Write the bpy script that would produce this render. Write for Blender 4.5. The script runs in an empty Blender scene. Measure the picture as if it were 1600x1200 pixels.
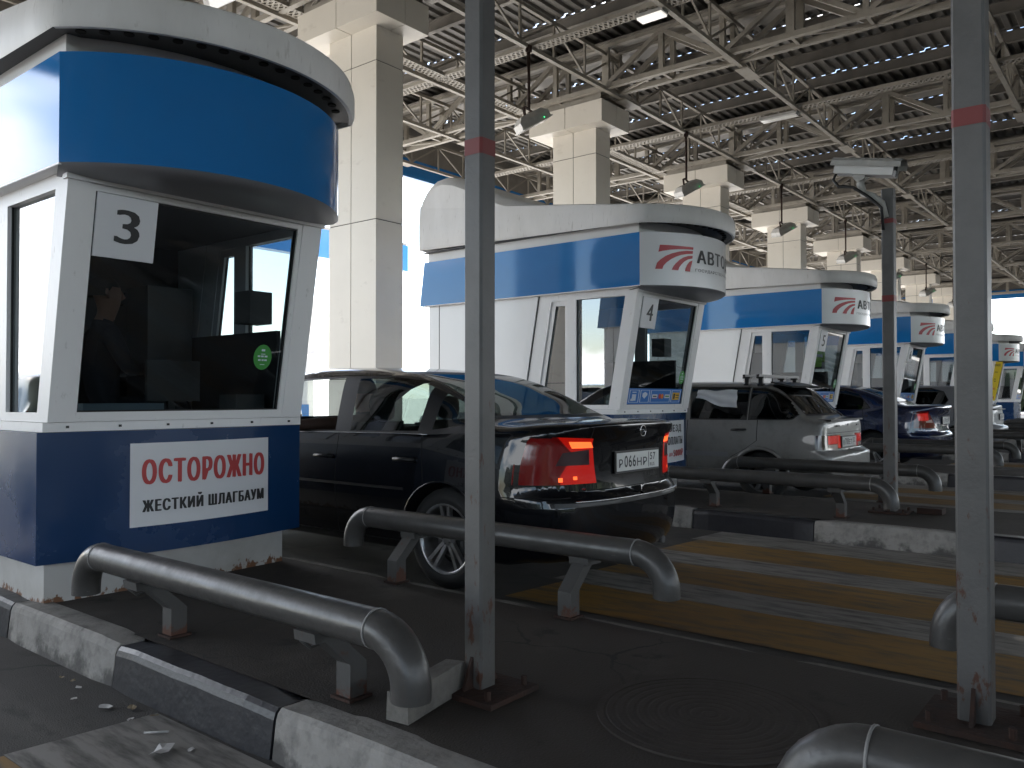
import bpy, bmesh, math, random
from math import radians, sin, cos, pi, sqrt, atan2
from mathutils import Vector, Matrix
random.seed(7)
S = bpy.context.scene
COL = S.collection

# ------------------------------------------------------------------ camera
H = 1.2
YAW, PIT, ROL = radians(38.766), radians(.946), radians(-.031)
F = Vector((cos(YAW)*cos(PIT), sin(YAW)*cos(PIT), sin(PIT)))
R_ = Vector((sin(YAW), -cos(YAW), 0)); U_ = R_.cross(F)
R2 = R_*cos(ROL)+U_*sin(ROL); U2 = -R_*sin(ROL)+U_*cos(ROL)
cd = bpy.data.cameras.new('camera'); cam = bpy.data.objects.new('camera', cd); COL.objects.link(cam)
m = Matrix((R2, U2, -F)).transposed().to_4x4(); m.translation = Vector((0, 0, H)); cam.matrix_world = m
cd.sensor_width = 36; cd.lens = 1281.3/1600*36; cd.clip_start = .05; cd.clip_end = 3000
S.camera = cam

# ------------------------------------------------------------------ world, sun, exposure
SUN_EL, SUN_AZ = radians(42), radians(8)          # azimuth from +Y towards +X
w = bpy.data.worlds.new('World'); S.world = w; w.use_nodes = True
nt = w.node_tree; nt.nodes.clear()
out = nt.nodes.new('ShaderNodeOutputWorld'); bg = nt.nodes.new('ShaderNodeBackground')
sky = nt.nodes.new('ShaderNodeTexSky'); sky.sky_type = 'NISHITA'; sky.sun_disc = False
sky.sun_elevation = SUN_EL; sky.sun_rotation = SUN_AZ; sky.air_density = 1.0; sky.dust_density = 1.2
tc = nt.nodes.new('ShaderNodeTexCoord'); mp = nt.nodes.new('ShaderNodeMapping'); mp.inputs['Scale'].default_value = (1.6, 1.6, 3.2)
nz = nt.nodes.new('ShaderNodeTexNoise'); nz.inputs['Scale'].default_value = 1.7; nz.inputs['Detail'].default_value = 7; nz.inputs['Roughness'].default_value = .55
rp = nt.nodes.new('ShaderNodeValToRGB'); rp.color_ramp.elements[0].position = .47; rp.color_ramp.elements[1].position = .56
mx = nt.nodes.new('ShaderNodeMixRGB'); mx.inputs['Color2'].default_value = (9.5, 9.8, 10.2, 1)
L = nt.links.new
L(tc.outputs['Generated'], mp.inputs['Vector']); L(mp.outputs[0], nz.inputs['Vector']); L(nz.outputs['Fac'], rp.inputs[0])
L(rp.outputs[0], mx.inputs['Fac']); L(sky.outputs[0], mx.inputs['Color1']); L(mx.outputs[0], bg.inputs['Color'])
bg.inputs['Strength'].default_value = .15; L(bg.outputs[0], out.inputs['Surface'])
sl = bpy.data.lights.new('sun', 'SUN'); sl.energy = 5.0; sl.angle = radians(.5); sl.color = (1, .95, .88)
so = bpy.data.objects.new('sun', sl); COL.objects.link(so)
sd = Vector((sin(SUN_AZ)*cos(SUN_EL), cos(SUN_AZ)*cos(SUN_EL), sin(SUN_EL)))
so.rotation_euler = sd.to_track_quat('Z', 'Y').to_euler(); so.location = (0, 20, 30)
vs = S.view_settings; vs.view_transform = 'Standard'; vs.look = 'None'; vs.exposure = 2.02; vs.gamma = 1; vs.use_curve_mapping = False
S.cycles.max_bounces = 10; S.cycles.diffuse_bounces = 5; S.cycles.glossy_bounces = 5; S.cycles.transparent_max_bounces = 16
S.cycles.sample_clamp_indirect = 6; S.cycles.use_denoising = True

# ------------------------------------------------------------------ materials
def mat(name, col, rough=.5, metal=0, col2=None, nscale=3, npos=(.4, .7), bump=0, bscale=60, spec=.5, coat=0, emit=None, estr=1,
        stretch=(1, 1, 1), rough2=None, detail=6):
    m = bpy.data.materials.new(name); m.use_nodes = True; n = m.node_tree.nodes; l = m.node_tree.links.new
    b = n['Principled BSDF']; b.inputs['Base Color'].default_value = (*col, 1); b.inputs['Roughness'].default_value = rough
    b.inputs['Metallic'].default_value = metal; b.inputs['Specular IOR Level'].default_value = spec
    if coat: b.inputs['Coat Weight'].default_value = coat; b.inputs['Coat Roughness'].default_value = .03
    if emit: b.inputs['Emission Color'].default_value = (*emit, 1); b.inputs['Emission Strength'].default_value = estr
    if col2 or bump or rough2:
        t = n.new('ShaderNodeTexCoord'); g = n.new('ShaderNodeNewGeometry'); mp = n.new('ShaderNodeMapping'); mp.inputs['Scale'].default_value = stretch
        l(g.outputs['Position'], mp.inputs['Vector'])
    if col2 or rough2:
        z = n.new('ShaderNodeTexNoise'); z.inputs['Scale'].default_value = nscale; z.inputs['Detail'].default_value = detail; z.inputs['Roughness'].default_value = .6
        l(mp.outputs[0], z.inputs['Vector'])
        r = n.new('ShaderNodeValToRGB'); r.color_ramp.elements[0].position = npos[0]; r.color_ramp.elements[1].position = npos[1]
        r.color_ramp.elements[0].color = (*col, 1); r.color_ramp.elements[1].color = (*(col2 or col), 1)
        l(z.outputs['Fac'], r.inputs[0]); l(r.outputs[0], b.inputs['Base Color'])
        if rough2:
            mr = n.new('ShaderNodeMapRange'); mr.inputs['From Min'].default_value = npos[0]; mr.inputs['From Max'].default_value = npos[1]
            mr.inputs['To Min'].default_value = rough; mr.inputs['To Max'].default_value = rough2
            l(z.outputs['Fac'], mr.inputs['Value']); l(mr.outputs[0], b.inputs['Roughness'])
    if bump:
        z2 = n.new('ShaderNodeTexNoise'); z2.inputs['Scale'].default_value = bscale; z2.inputs['Detail'].default_value = 5
        l(mp.outputs[0], z2.inputs['Vector']); bp = n.new('ShaderNodeBump'); bp.inputs['Strength'].default_value = 1; bp.inputs['Distance'].default_value = bump
        l(z2.outputs['Fac'], bp.inputs['Height']); l(bp.outputs[0], b.inputs['Normal'])
    return m

def overlay(m, col, nscale, pos, stretch=(1, 1, 1), rough=None, zfade=None):
    """a second stain layer mixed over the base colour of m (zfade=(z0,z1): strong at z0, gone at z1)"""
    n = m.node_tree.nodes; l = m.node_tree.links.new; b = n['Principled BSDF']; s = b.inputs['Base Color']
    mix = n.new('ShaderNodeMixRGB'); mix.inputs['Color2'].default_value = (*col, 1)
    if s.is_linked: l(s.links[0].from_socket, mix.inputs['Color1'])
    else: mix.inputs['Color1'].default_value = s.default_value
    g = n.new('ShaderNodeNewGeometry'); mp = n.new('ShaderNodeMapping'); mp.inputs['Scale'].default_value = stretch; l(g.outputs['Position'], mp.inputs['Vector'])
    z = n.new('ShaderNodeTexNoise'); z.inputs['Scale'].default_value = nscale; z.inputs['Detail'].default_value = 8; z.inputs['Roughness'].default_value = .65; l(mp.outputs[0], z.inputs['Vector'])
    src = z.outputs['Fac']
    if zfade:
        sp = n.new('ShaderNodeSeparateXYZ'); l(g.outputs['Position'], sp.inputs[0])
        mr = n.new('ShaderNodeMapRange'); mr.inputs['From Min'].default_value = zfade[0]; mr.inputs['From Max'].default_value = zfade[1]
        mr.inputs['To Min'].default_value = zfade[2] if len(zfade) > 2 else .25; mr.inputs['To Max'].default_value = 0
        l(sp.outputs['Z'], mr.inputs['Value']); ad = n.new('ShaderNodeMath'); ad.operation = 'ADD'; l(src, ad.inputs[0]); l(mr.outputs[0], ad.inputs[1]); src = ad.outputs[0]
    r = n.new('ShaderNodeMapRange'); r.inputs['From Min'].default_value = pos[0]; r.inputs['From Max'].default_value = pos[1]; l(src, r.inputs['Value'])
    l(r.outputs[0], mix.inputs['Fac']); l(mix.outputs[0], s)
    return m

def cracks(m, scale, w_, col, mask=(.5, .62)):
    n = m.node_tree.nodes; l = m.node_tree.links.new; b = n['Principled BSDF']; s = b.inputs['Base Color']
    g = n.new('ShaderNodeNewGeometry'); z0 = n.new('ShaderNodeTexNoise'); z0.inputs['Scale'].default_value = 3; z0.inputs['Detail'].default_value = 5
    l(g.outputs['Position'], z0.inputs['Vector']); ad = n.new('ShaderNodeVectorMath'); ad.operation = 'MULTIPLY_ADD'; ad.inputs[1].default_value = (.35, .35, .35); l(z0.outputs['Color'], ad.inputs[0]); l(g.outputs['Position'], ad.inputs[2])
    v = n.new('ShaderNodeTexVoronoi'); v.feature = 'DISTANCE_TO_EDGE'; v.inputs['Scale'].default_value = scale; l(ad.outputs[0], v.inputs['Vector'])
    r = n.new('ShaderNodeMapRange'); r.inputs['From Min'].default_value = w_; r.inputs['From Max'].default_value = w_*.4; l(v.outputs['Distance'], r.inputs['Value'])
    z = n.new('ShaderNodeTexNoise'); z.inputs['Scale'].default_value = .8; z.inputs['Detail'].default_value = 3; l(g.outputs['Position'], z.inputs['Vector'])
    r2 = n.new('ShaderNodeMapRange'); r2.inputs['From Min'].default_value = mask[0]; r2.inputs['From Max'].default_value = mask[1]; l(z.outputs['Fac'], r2.inputs['Value'])
    mu = n.new('ShaderNodeMath'); mu.operation = 'MULTIPLY'; l(r.outputs[0], mu.inputs[0]); l(r2.outputs[0], mu.inputs[1])
    mix = n.new('ShaderNodeMixRGB'); mix.inputs['Color2'].default_value = (*col, 1)
    if s.is_linked: l(s.links[0].from_socket, mix.inputs['Color1'])
    else: mix.inputs['Color1'].default_value = s.default_value
    l(mu.outputs[0], mix.inputs['Fac']); l(mix.outputs[0], s); return m

def glass(name, tint, rough=.0, ior=1.5, extra=0.0):
    m = bpy.data.materials.new(name); m.use_nodes = True; n = m.node_tree.nodes; l = m.node_tree.links.new; n.clear()
    o = n.new('ShaderNodeOutputMaterial'); t = n.new('ShaderNodeBsdfTransparent'); t.inputs[0].default_value = (*tint, 1)
    g = n.new('ShaderNodeBsdfGlossy'); g.inputs['Roughness'].default_value = rough; f = n.new('ShaderNodeFresnel'); ge = n.new('ShaderNodeNewGeometry'); mr = n.new('ShaderNodeMapRange'); mr.inputs['To Min'].default_value = ior; mr.inputs['To Max'].default_value = 1/ior
    l(ge.outputs['Backfacing'], mr.inputs['Value']); l(mr.outputs[0], f.inputs[0])
    a = n.new('ShaderNodeMath'); a.operation = 'ADD'; a.inputs[1].default_value = extra; a.use_clamp = True
    x = n.new('ShaderNodeMixShader'); l(f.outputs[0], a.inputs[0]); l(a.outputs[0], x.inputs[0]); l(t.outputs[0], x.inputs[1]); l(g.outputs[0], x.inputs[2]); l(x.outputs[0], o.inputs[0])
    return m

M = {}
M['asphalt'] = overlay(mat('asphalt', (.030, .028, .026), .8, col2=(.055, .05, .046), nscale=1.2, bump=.004, bscale=160), (.11, .105, .1), 40, (.66, .8))
M['pave'] = overlay(mat('island_asphalt', (.032, .026, .021), .75, col2=(.050, .041, .035), nscale=1.6, bump=.003, bscale=120, rough2=.9), (.10, .09, .08), 55, (.7, .8))
overlay(M['asphalt'], (.10, .094, .085), .9, (.52, .75), (1, .25, 1)); overlay(M['asphalt'], (.012, .011, .011), 2.6, (.60, .70), (1, .5, 1)); cracks(M['asphalt'], .9, .012, (.012, .012, .012))
overlay(M['pave'], (.085, .075, .065), 1.7, (.54, .78)); overlay(M['pave'], (.016, .013, .011), 3.2, (.60, .68)); cracks(M['pave'], 1.1, .010, (.012, .010, .009), (.48, .58))
M['outside'] = mat('pale_concrete_road', (.50, .48, .45), .9, col2=(.40, .39, .37), nscale=.4)
def paint_stripe(name, col, worn, lo, hi):
    m = mat(name, col, .65, col2=tuple(c*.62 for c in col), nscale=2.2, npos=(.35, .75), stretch=(1, .35, 1))
    overlay(m, worn, 6, (lo, hi), (2.6, .45, 1)); return m
M['yellow'] = paint_stripe('worn_yellow_road_paint', (.26, .145, .03), (.07, .06, .05), .46, .68)
M['white_stripe'] = paint_stripe('worn_white_road_paint', (.27, .255, .235), (.06, .055, .05), .45, .66)
M['kerb_white'] = overlay(overlay(mat('grey_white_kerb_concrete', (.27, .255, .235), .75, col2=(.17, .16, .15), nscale=7, bump=.004, bscale=45), (.10, .095, .09), 16, (.5, .85)), (.075, .07, .065), 7, (.62, .78), zfade=(0, .12, .26))
M['kerb_black'] = overlay(mat('black_painted_kerb', (.010, .010, .014), .42, col2=(.018, .018, .022), nscale=6, bump=.0025, bscale=28), (.07, .065, .06), 26, (.72, .86))
M['white'] = overlay(mat('booth_white_plastic', (.70, .69, .68), .38, col2=(.60, .59, .575), nscale=1.4, npos=(.4, .8), stretch=(1, 1, .5)), (.30, .27, .24), 5, (.66, .9), (4, 4, .7))
M['white_panel'] = mat('booth_white_gloss_panel', (.76, .755, .76), .20, col2=(.7, .695, .70), nscale=.8)
M['roofwhite'] = overlay(mat('roof_white_fibreglass', (.72, .70, .685), .5, col2=(.60, .58, .56), nscale=2, stretch=(1, 1, .35)), (.27, .235, .205), 7, (.60, .85), (5, 5, .8))
M['white_frame'] = overlay(mat('white_window_profile', (.77, .755, .75), .42), (.33, .30, .28), 8, (.62, .85), (3, 3, 1.4))
M['plinth'] = overlay(mat('plinth_white_metal', (.50, .49, .47), .5, col2=(.40, .385, .36), nscale=4), (.16, .07, .03), 12, (.72, .78), (1.5, 1.5, 1), zfade=(.18, .26, .26))
M['blue'] = mat('fascia_blue', (.014, .150, .41), .05, col2=(.018, .165, .44), nscale=1.1, spec=.5, rough2=.09)
M['navy'] = overlay(mat('base_navy_blue', (.006, .034, .105), .20, col2=(.008, .040, .12), nscale=2, rough2=.38), (.02, .04, .10), 14, (.70, .9), (2, 2, .8))
M['softit'] = mat('fascia_soffit_grey', (.30, .30, .32), .4)
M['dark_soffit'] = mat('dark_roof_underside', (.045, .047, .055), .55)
M['black'] = mat('black_rubber', (.012, .012, .012), .6)
M['hole'] = mat('vent_hole_black', (.004, .004, .004), .9)
M['print_red'] = mat('printed_red', (.46, .045, .045), .5)
M['logo_red'] = mat('logo_red', (.50, .045, .055), .35)
M['print_black'] = mat('printed_black', (.018, .018, .020), .5)
M['paper'] = mat('white_sign_sheet', (.66, .66, .68), .45)
M['sticker_blue'] = mat('sticker_blue', (.02, .16, .50), .35)
M['sticker_white'] = mat('sticker_white', (.6, .66, .75), .4)
M['sticker_yellow'] = mat('sticker_yellow', (.75, .42, .02), .4)
M['sticker_orange'] = mat('sticker_orange', (.75, .20, .02), .4)
M['sticker_green'] = mat('sticker_green', (.035, .26, .035), .4)
M['banner'] = mat('yellow_banner', (.68, .50, .02), .5)
M['pipe'] = overlay(overlay(mat('grey_guard_pipe_paint', (.058, .055, .052), .30, col2=(.040, .038, .036), nscale=9, bump=.0012, bscale=45, rough2=.5), (.035, .03, .028), 30, (.66, .74), (1, 1, 1)), (.13, .125, .115), 26, (.64, .76), (1.6, .3, 1.6))
M['weld'] = mat('weld_bead', (.20, .195, .19), .6)
M['leg'] = overlay(mat('grey_guard_leg_paint', (.058, .056, .054), .5, bump=.001, bscale=60), (.07, .022, .01), 15, (.62, .7), zfade=(.18, .27, .25))
M['post'] = overlay(overlay(mat('grey_post_paint', (.086, .083, .080), .45, col2=(.064, .062, .060), nscale=6, bump=.001, bscale=80), (.06, .022, .011), 9, (.69, .74), (2.2, 2.2, .9), zfade=(.18, 1.7, .15)), (.05, .02, .012), 60, (.74, .78))
M['rust'] = mat('rusty_steel', (.034, .013, .007), .85, col2=(.016, .009, .007), nscale=14, bump=.004, bscale=60)
M['red_tape'] = mat('red_tape', (.15, .013, .012), .5)
M['clad'] = overlay(mat('cream_cladding_panel', (.66, .615, .54), .45, col2=(.61, .565, .49), nscale=.7), (.42, .37, .31), 3, (.6, .9), (1, 1, 2))
M['joint'] = mat('panel_joint_dark', (.05, .045, .04), .8)
M['steel'] = overlay(mat('cream_grey_painted_steel', (.315, .287, .24), .55, col2=(.235, .212, .178), nscale=2.5), (.16, .13, .10), 5, (.58, .8))
M['steel_dark'] = mat('grey_deck_beam_steel', (.22, .20, .175), .55, col2=(.16, .145, .125), nscale=2)
M['deck'] = mat('corrugated_deck_metal', (.15, .14, .125), .5, col2=(.10, .094, .085), nscale=1.5)
M['tray'] = None
M['concrete'] = mat('rough_concrete', (.15, .14, .125), .85, col2=(.08, .075, .068), nscale=9, bump=.006, bscale=50)
M['iron'] = mat('cast_iron_cover', (.028, .022, .018), .7, col2=(.04, .033, .028), nscale=8, bump=.002, bscale=90)
M['lampbody'] = mat('lamp_housing_grey', (.42, .41, .39), .45, col2=(.34, .33, .31), nscale=9)
M['lampglass'] = mat('lamp_cover_glass', (.72, .72, .70), .12)
M['tube_lit'] = mat('lit_fluorescent_diffuser', (.8, .8, .78), .4, emit=(1, .96, .88), estr=.2)
M['led_green'] = mat('green_led', (.02, .4, .1), .4, emit=(.05, 1, .3), estr=.6)
M['litter'] = mat('litter_paper', (.55, .54, .53), .7, col2=(.42, .41, .40), nscale=30)
M['leafdry'] = mat('dry_leaf', (.22, .17, .10), .8)
M['glass'] = glass('window_glass', (.62, .68, .68), ior=1.52, extra=.03)
M['glass_front'] = glass('tinted_window_glass', (.40, .45, .47), ior=1.5, extra=.0)
M['glass_side'] = glass('reflective_window_glass', (.5, .56, .58), ior=1.75, extra=.22)
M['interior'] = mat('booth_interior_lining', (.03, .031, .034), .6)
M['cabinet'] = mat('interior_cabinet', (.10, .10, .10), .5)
M['screen'] = mat('monitor_black', (.015, .016, .018), .25)
M['desk'] = mat('desk_paper_blue', (.16, .22, .26), .5)
M['skin'] = mat('skin', (.30, .15, .10), .55)
M['cloth_dark'] = mat('dark_clothing', (.02, .021, .028), .85)
M['cloth_brown'] = mat('brown_jacket', (.055, .028, .020), .75)
M['hivis'] = mat('hi_vis_vest_yellow_green', (.28, .60, .03), .6)
M['reflective'] = mat('reflective_band', (.6, .62, .62), .35)
M['hair'] = mat('dark_hair', (.012, .009, .007), .7)
M['tyre'] = mat('tyre_rubber', (.014, .014, .014), .75, bump=.002, bscale=90)
M['alloy'] = mat('alloy_rim', (.42, .42, .43), .3, metal=.8, col2=(.28, .27, .26), nscale=14)
M['steelrim'] = mat('dark_steel_rim', (.10, .10, .10), .45, metal=.4)
M['seat'] = mat('car_seat_fabric', (.022, .022, .024), .85)
M['carblack'] = mat('black_car_plastic', (.007, .007, .008), .4)
M['chrome'] = mat('chrome_trim', (.55, .55, .56), .18, metal=1)
M['plate'] = mat('number_plate_white', (.62, .62, .60), .4)
M['carglass'] = glass('car_window_glass', (.36, .42, .40), ior=1.55, extra=.02)
M['darkglass'] = glass('tinted_car_glass', (.07, .08, .085), ior=1.52, extra=.015)
M['rearglass'] = glass('car_rear_glass', (.16, .19, .19), ior=1.6, extra=.05)
M['lampred'] = mat('red_tail_lens', (.16, .004, .004), .12, coat=.5)
M['lampred_lit'] = mat('lit_red_tail_lens', (.17, .004, .003), .15, emit=(1, .012, .004), estr=.07, coat=.3)
M['lampred_hot'] = mat('lamp_hot_spot', (.6, .1, .03), .2, emit=(1, .10, .02), estr=.55)
M['lampsmoke'] = mat('smoked_tail_lens', (.045, .022, .025), .12, coat=.5)
M['lampclear'] = mat('clear_tail_lens', (.55, .40, .36), .12, coat=.5)
M['indicator'] = mat('orange_lens', (.5, .12, .02), .2)
def carpaint(name, col, metal=.0, rough=.25, dirt=.0, coat=1.0):
    m = mat(name, col, rough, metal=metal, coat=coat, spec=.5)
    m.node_tree.nodes['Principled BSDF'].inputs['Coat Roughness'].default_value = .02
    if dirt: overlay(m, (.10, .09, .08), 6, (.5, .95), zfade=(.2, .6, dirt))
    return m
M['p_black'] = carpaint('black_car_paint', (.0025, .003, .0045), coat=.75); M['p_black'].node_tree.nodes['Principled BSDF'].inputs['Specular IOR Level'].default_value = .15
M['p_silver'] = carpaint('grey_silver_car_paint', (.20, .196, .187), metal=.35, rough=.5, dirt=.12, coat=.5)
M['p_blue'] = carpaint('dark_blue_car_paint', (.004, .012, .055), metal=.2)
M['p_grey'] = carpaint('silver_grey_car_paint', (.2, .2, .21), metal=.35, rough=.5, coat=.5)
M['p_white'] = carpaint('white_car_paint', (.6, .6, .6))
M['p_green'] = carpaint('pale_green_car_paint', (.30, .36, .33), metal=.3)
M['gap'] = mat('panel_gap_black', (.002, .002, .002), .9)

# perforated cable tray: real mesh slots are built in geometry
# ------------------------------------------------------------------ mesh helpers
class MB:
    def __init__(s): s.v = []; s.f = []; s.mi = []; s.sm = []; s.mats = []; s.cur = 0
    def m(s, mt):
        mt = M[mt] if isinstance(mt, str) else mt
        if mt not in s.mats: s.mats.append(mt)
        s.cur = s.mats.index(mt); return s
    def face(s, idx, sm=False): s.f.append(tuple(idx)); s.mi.append(s.cur); s.sm.append(sm)
    def add(s, vs, fs, sm=False):
        o = len(s.v); s.v += [tuple(p) for p in vs]
        for f in fs: s.face([i+o for i in f], sm)
        return o
    def quad(s, a, b, c, d): s.add([a, b, c, d], [(0, 1, 2, 3)])
    def box(s, x0, x1, y0, y1, z0, z1, bev=0):
        if bev:
            return s.prism([(x0+bev, y0), (x1-bev, y0), (x1, y0+bev), (x1, y1-bev), (x1-bev, y1), (x0+bev, y1), (x0, y1-bev), (x0, y0+bev)], z0, z1)
        s.add([(x0, y0, z0), (x1, y0, z0), (x1, y1, z0), (x0, y1, z0), (x0, y0, z1), (x1, y0, z1), (x1, y1, z1), (x0, y1, z1)],
              [(3, 2, 1, 0), (4, 5, 6, 7), (0, 1, 5, 4), (1, 2, 6, 5), (2, 3, 7, 6), (3, 0, 4, 7)])
    def prism(s, pts, z0, z1, cap=True, sm=False):
        n = len(pts); vs = [(x, y, z0) for x, y in pts]+[(x, y, z1) for x, y in pts]
        fs = [(i, (i+1) % n, n+(i+1) % n, n+i) for i in range(n)]
        s.add(vs, fs, sm)
        if cap: s.add(vs, [tuple(range(n-1, -1, -1)), tuple(range(n, 2*n))])
    def hexa(s, a, b):
        """8 corners: a = 4 bottom (ccw seen from outside/top), b = 4 top"""
        s.add(list(a)+list(b), [(3, 2, 1, 0), (4, 5, 6, 7), (0, 1, 5, 4), (1, 2, 6, 5), (2, 3, 7, 6), (3, 0, 4, 7)])
    def bar(s, p0, p1, w, h=None, up=(0, 0, 1)):
        h = h or w; p0 = Vector(p0); p1 = Vector(p1); d = (p1-p0).normalized(); u = Vector(up)
        if abs(d.dot(u)) > .98: u = Vector((0, 1, 0))
        x = d.cross(u).normalized(); u = x.cross(d).normalized(); x = x*w/2; u = u*h/2
        a = [p0-x-u, p0+x-u, p0+x+u, p0-x+u]; b = [p1-x-u, p1+x-u, p1+x+u, p1-x+u]
        s.add(a+b, [(0, 1, 2, 3)[::-1], (4, 5, 6, 7)[::-1] if 0 else (4, 5, 6, 7), (0, 4, 5, 1), (1, 5, 6, 2), (2, 6, 7, 3), (3, 7, 4, 0)])
    def tube(s, pts, r, n=12, caps=True, closed=False, sm=True):
        pts = [Vector(p) for p in pts]; N = len(pts); rs = r if isinstance(r, (list, tuple)) else [r]*N
        up = None; rings = []
        for i, p in enumerate(pts):
            if closed: d = pts[(i+1) % N]-pts[i-1]
            else: d = pts[min(i+1, N-1)]-pts[max(i-1, 0)]
            d.normalize()
            if up is None: up = Vector((0, 0, 1)) if abs(d.z) < .9 else Vector((1, 0, 0))
            x = d.cross(up).normalized(); up = x.cross(d).normalized()
            rings.append([p+(x*cos(2*pi*k/n)+up*sin(2*pi*k/n))*rs[i] for k in range(n)])
        o = len(s.v)
        for rg in rings: s.v += [tuple(q) for q in rg]
        for i in range(N if closed else N-1):
            a = o+i*n; b = o+((i+1) % N)*n
            for k in range(n): s.face((a+k, a+(k+1) % n, b+(k+1) % n, b+k), sm)
        if caps and not closed:
            s.face([o+k for k in range(n)][::-1]); s.face([o+(N-1)*n+k for k in range(n)])
    def lathe(s, prof, axis, c, n=32, sm=True):
        """prof: (t along axis, radius); axis 'x','y','z'"""
        o = len(s.v); c = Vector(c)
        for t, r in prof:
            for k in range(n):
                a = 2*pi*k/n
                if axis == 'x': p = Vector((t, r*cos(a), r*sin(a)))
                elif axis == 'y': p = Vector((r*sin(a), t, r*cos(a)))
                else: p = Vector((r*cos(a), r*sin(a), t))
                s.v.append(tuple(p+c))
        for i in range(len(prof)-1):
            for k in range(n): s.face((o+i*n+k, o+i*n+(k+1) % n, o+(i+1)*n+(k+1) % n, o+(i+1)*n+k), sm)
    def grid(s, rows, sm=True, closed=False):
        o = len(s.v); n = len(rows[0])
        for r in rows: s.v += [tuple(p) for p in r]
        for i in range(len(rows)-1):
            for k in range(n if closed else n-1): s.face((o+i*n+k, o+i*n+(k+1) % n, o+(i+1)*n+(k+1) % n, o+(i+1)*n+k), sm)
    def build(s, name, parent=None, origin=None, **props):
        og = Vector(ORG.get(parent.name, (0, 0, 0))) if parent else Vector(origin or (0, 0, 0))
        me = bpy.data.meshes.new(name)
        me.from_pydata([tuple(Vector(p)-og) for p in s.v], [], s.f)
        for mt in s.mats: me.materials.append(mt)
        me.polygons.foreach_set('material_index', s.mi); me.polygons.foreach_set('use_smooth', s.sm); me.update()
        o = bpy.data.objects.new(name, me); COL.objects.link(o)
        if parent: o.parent = parent; ORG[o.name] = tuple(og)
        else: o.location = og; ORG[o.name] = tuple(og)
        for k, v in props.items(): o[k] = v
        return o
ORG = {}
def thing(name, label, cat, loc, group=None):
    o = bpy.data.objects.new(name, None); COL.objects.link(o); o.location = loc; o.empty_display_size = .2
    o['label'] = label; o['category'] = cat
    if group: o['group'] = group
    ORG[o.name] = tuple(loc); return o
def copy_tree(o, delta=(0, 0, 0), parent=None, label=None):
    c = o.copy(); COL.objects.link(c)
    if parent: c.parent = parent
    else: c.location = Vector(o.location)+Vector(delta)
    if label: c['label'] = label
    base = Vector(ORG[o.name])+Vector(delta); ORG[c.name] = tuple(base)
    for ch in list(o.children): copy_tree(ch, delta, c)
    return c
def fix_normals(o):
    bm = bmesh.new(); bm.from_mesh(o.data); bmesh.ops.recalc_face_normals(bm, faces=bm.faces); bm.to_mesh(o.data); bm.free(); return o
def text2d(body, size=1, bold=0, xs=1, shear=0, spacing=1):
    """flat letters as (verts2d, faces) using Blender's own built-in font, left-aligned at x=0, baseline y=0"""
    cu = bpy.data.curves.new('t', 'FONT'); cu.body = body; cu.size = size; cu.offset = bold; cu.shear = shear; cu.space_character = spacing; cu.resolution_u = 3
    ob = bpy.data.objects.new('t', cu); COL.objects.link(ob)
    dg = bpy.context.evaluated_depsgraph_get(); me = bpy.data.meshes.new_from_object(ob.evaluated_get(dg))
    vs = [(v.co.x*xs, v.co.y) for v in me.vertices]; fs = [tuple(p.vertices) for p in me.polygons]
    bpy.data.objects.remove(ob); bpy.data.curves.remove(cu); bpy.data.meshes.remove(me)
    return vs, fs
def text_fit(body, x0, x1, y0, y1, bold=.02, shear=0, spacing=1, fixed_w=False):
    vs, fs = text2d(body, 1, bold, 1, shear, spacing)
    a = min(p[0] for p in vs); b = max(p[0] for p in vs); c = min(p[1] for p in vs); d = max(p[1] for p in vs)
    return [(x0+(p[0]-a)/(b-a)*(x1-x0), y0+(p[1]-c)/(d-c)*(y1-y0)) for p in vs], fs

# ------------------------------------------------------------------ constants of the layout
P = 5.2875; XC = 2.43; HW = .81; KZ = .18
def kerb_line(n): return XC-HW+P*n, XC+HW+P*n

# ================================================================== GROUND
g = MB().m('outside'); g.quad((-400, -300, -.012), (700, -300, -.012), (700, 900, -.012), (-400, 900, -.012)); g.build('ground', kind='structure')
g = MB().m('asphalt'); g.quad((-60, -90, 0), (70, -90, 0), (70, 12.5, 0), (-60, 12.5, 0)); g.build('road', kind='structure')
g = MB()
for n in range(-2, 9):
    x1 = XC-HW+P*n      # near kerb of island n, lane lies on its -X side
    zz = .004; y0, y1 = -9, 3.15+.05*((n*37) % 5-2)
    bands = [('white_stripe', -.02, -.53), ('yellow', -.53, -1.10), ('white_stripe', -1.10, -1.50), ('yellow', -1.50, -2.08), ('white_stripe', -2.08, -2.48), ('yellow', -2.48, -3.06)]
    for mt, a, b in bands:
        g.m(mt); e = random.uniform(-.05, .05); yy1 = y1+e
        g.quad((x1+b+.001, y0, zz), (x1+a-.001, y0, zz), (x1+a-.001, yy1-.03, zz), (x1+b+.001, yy1+.02, zz))
g.build('road_markings', kind='structure')

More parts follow.
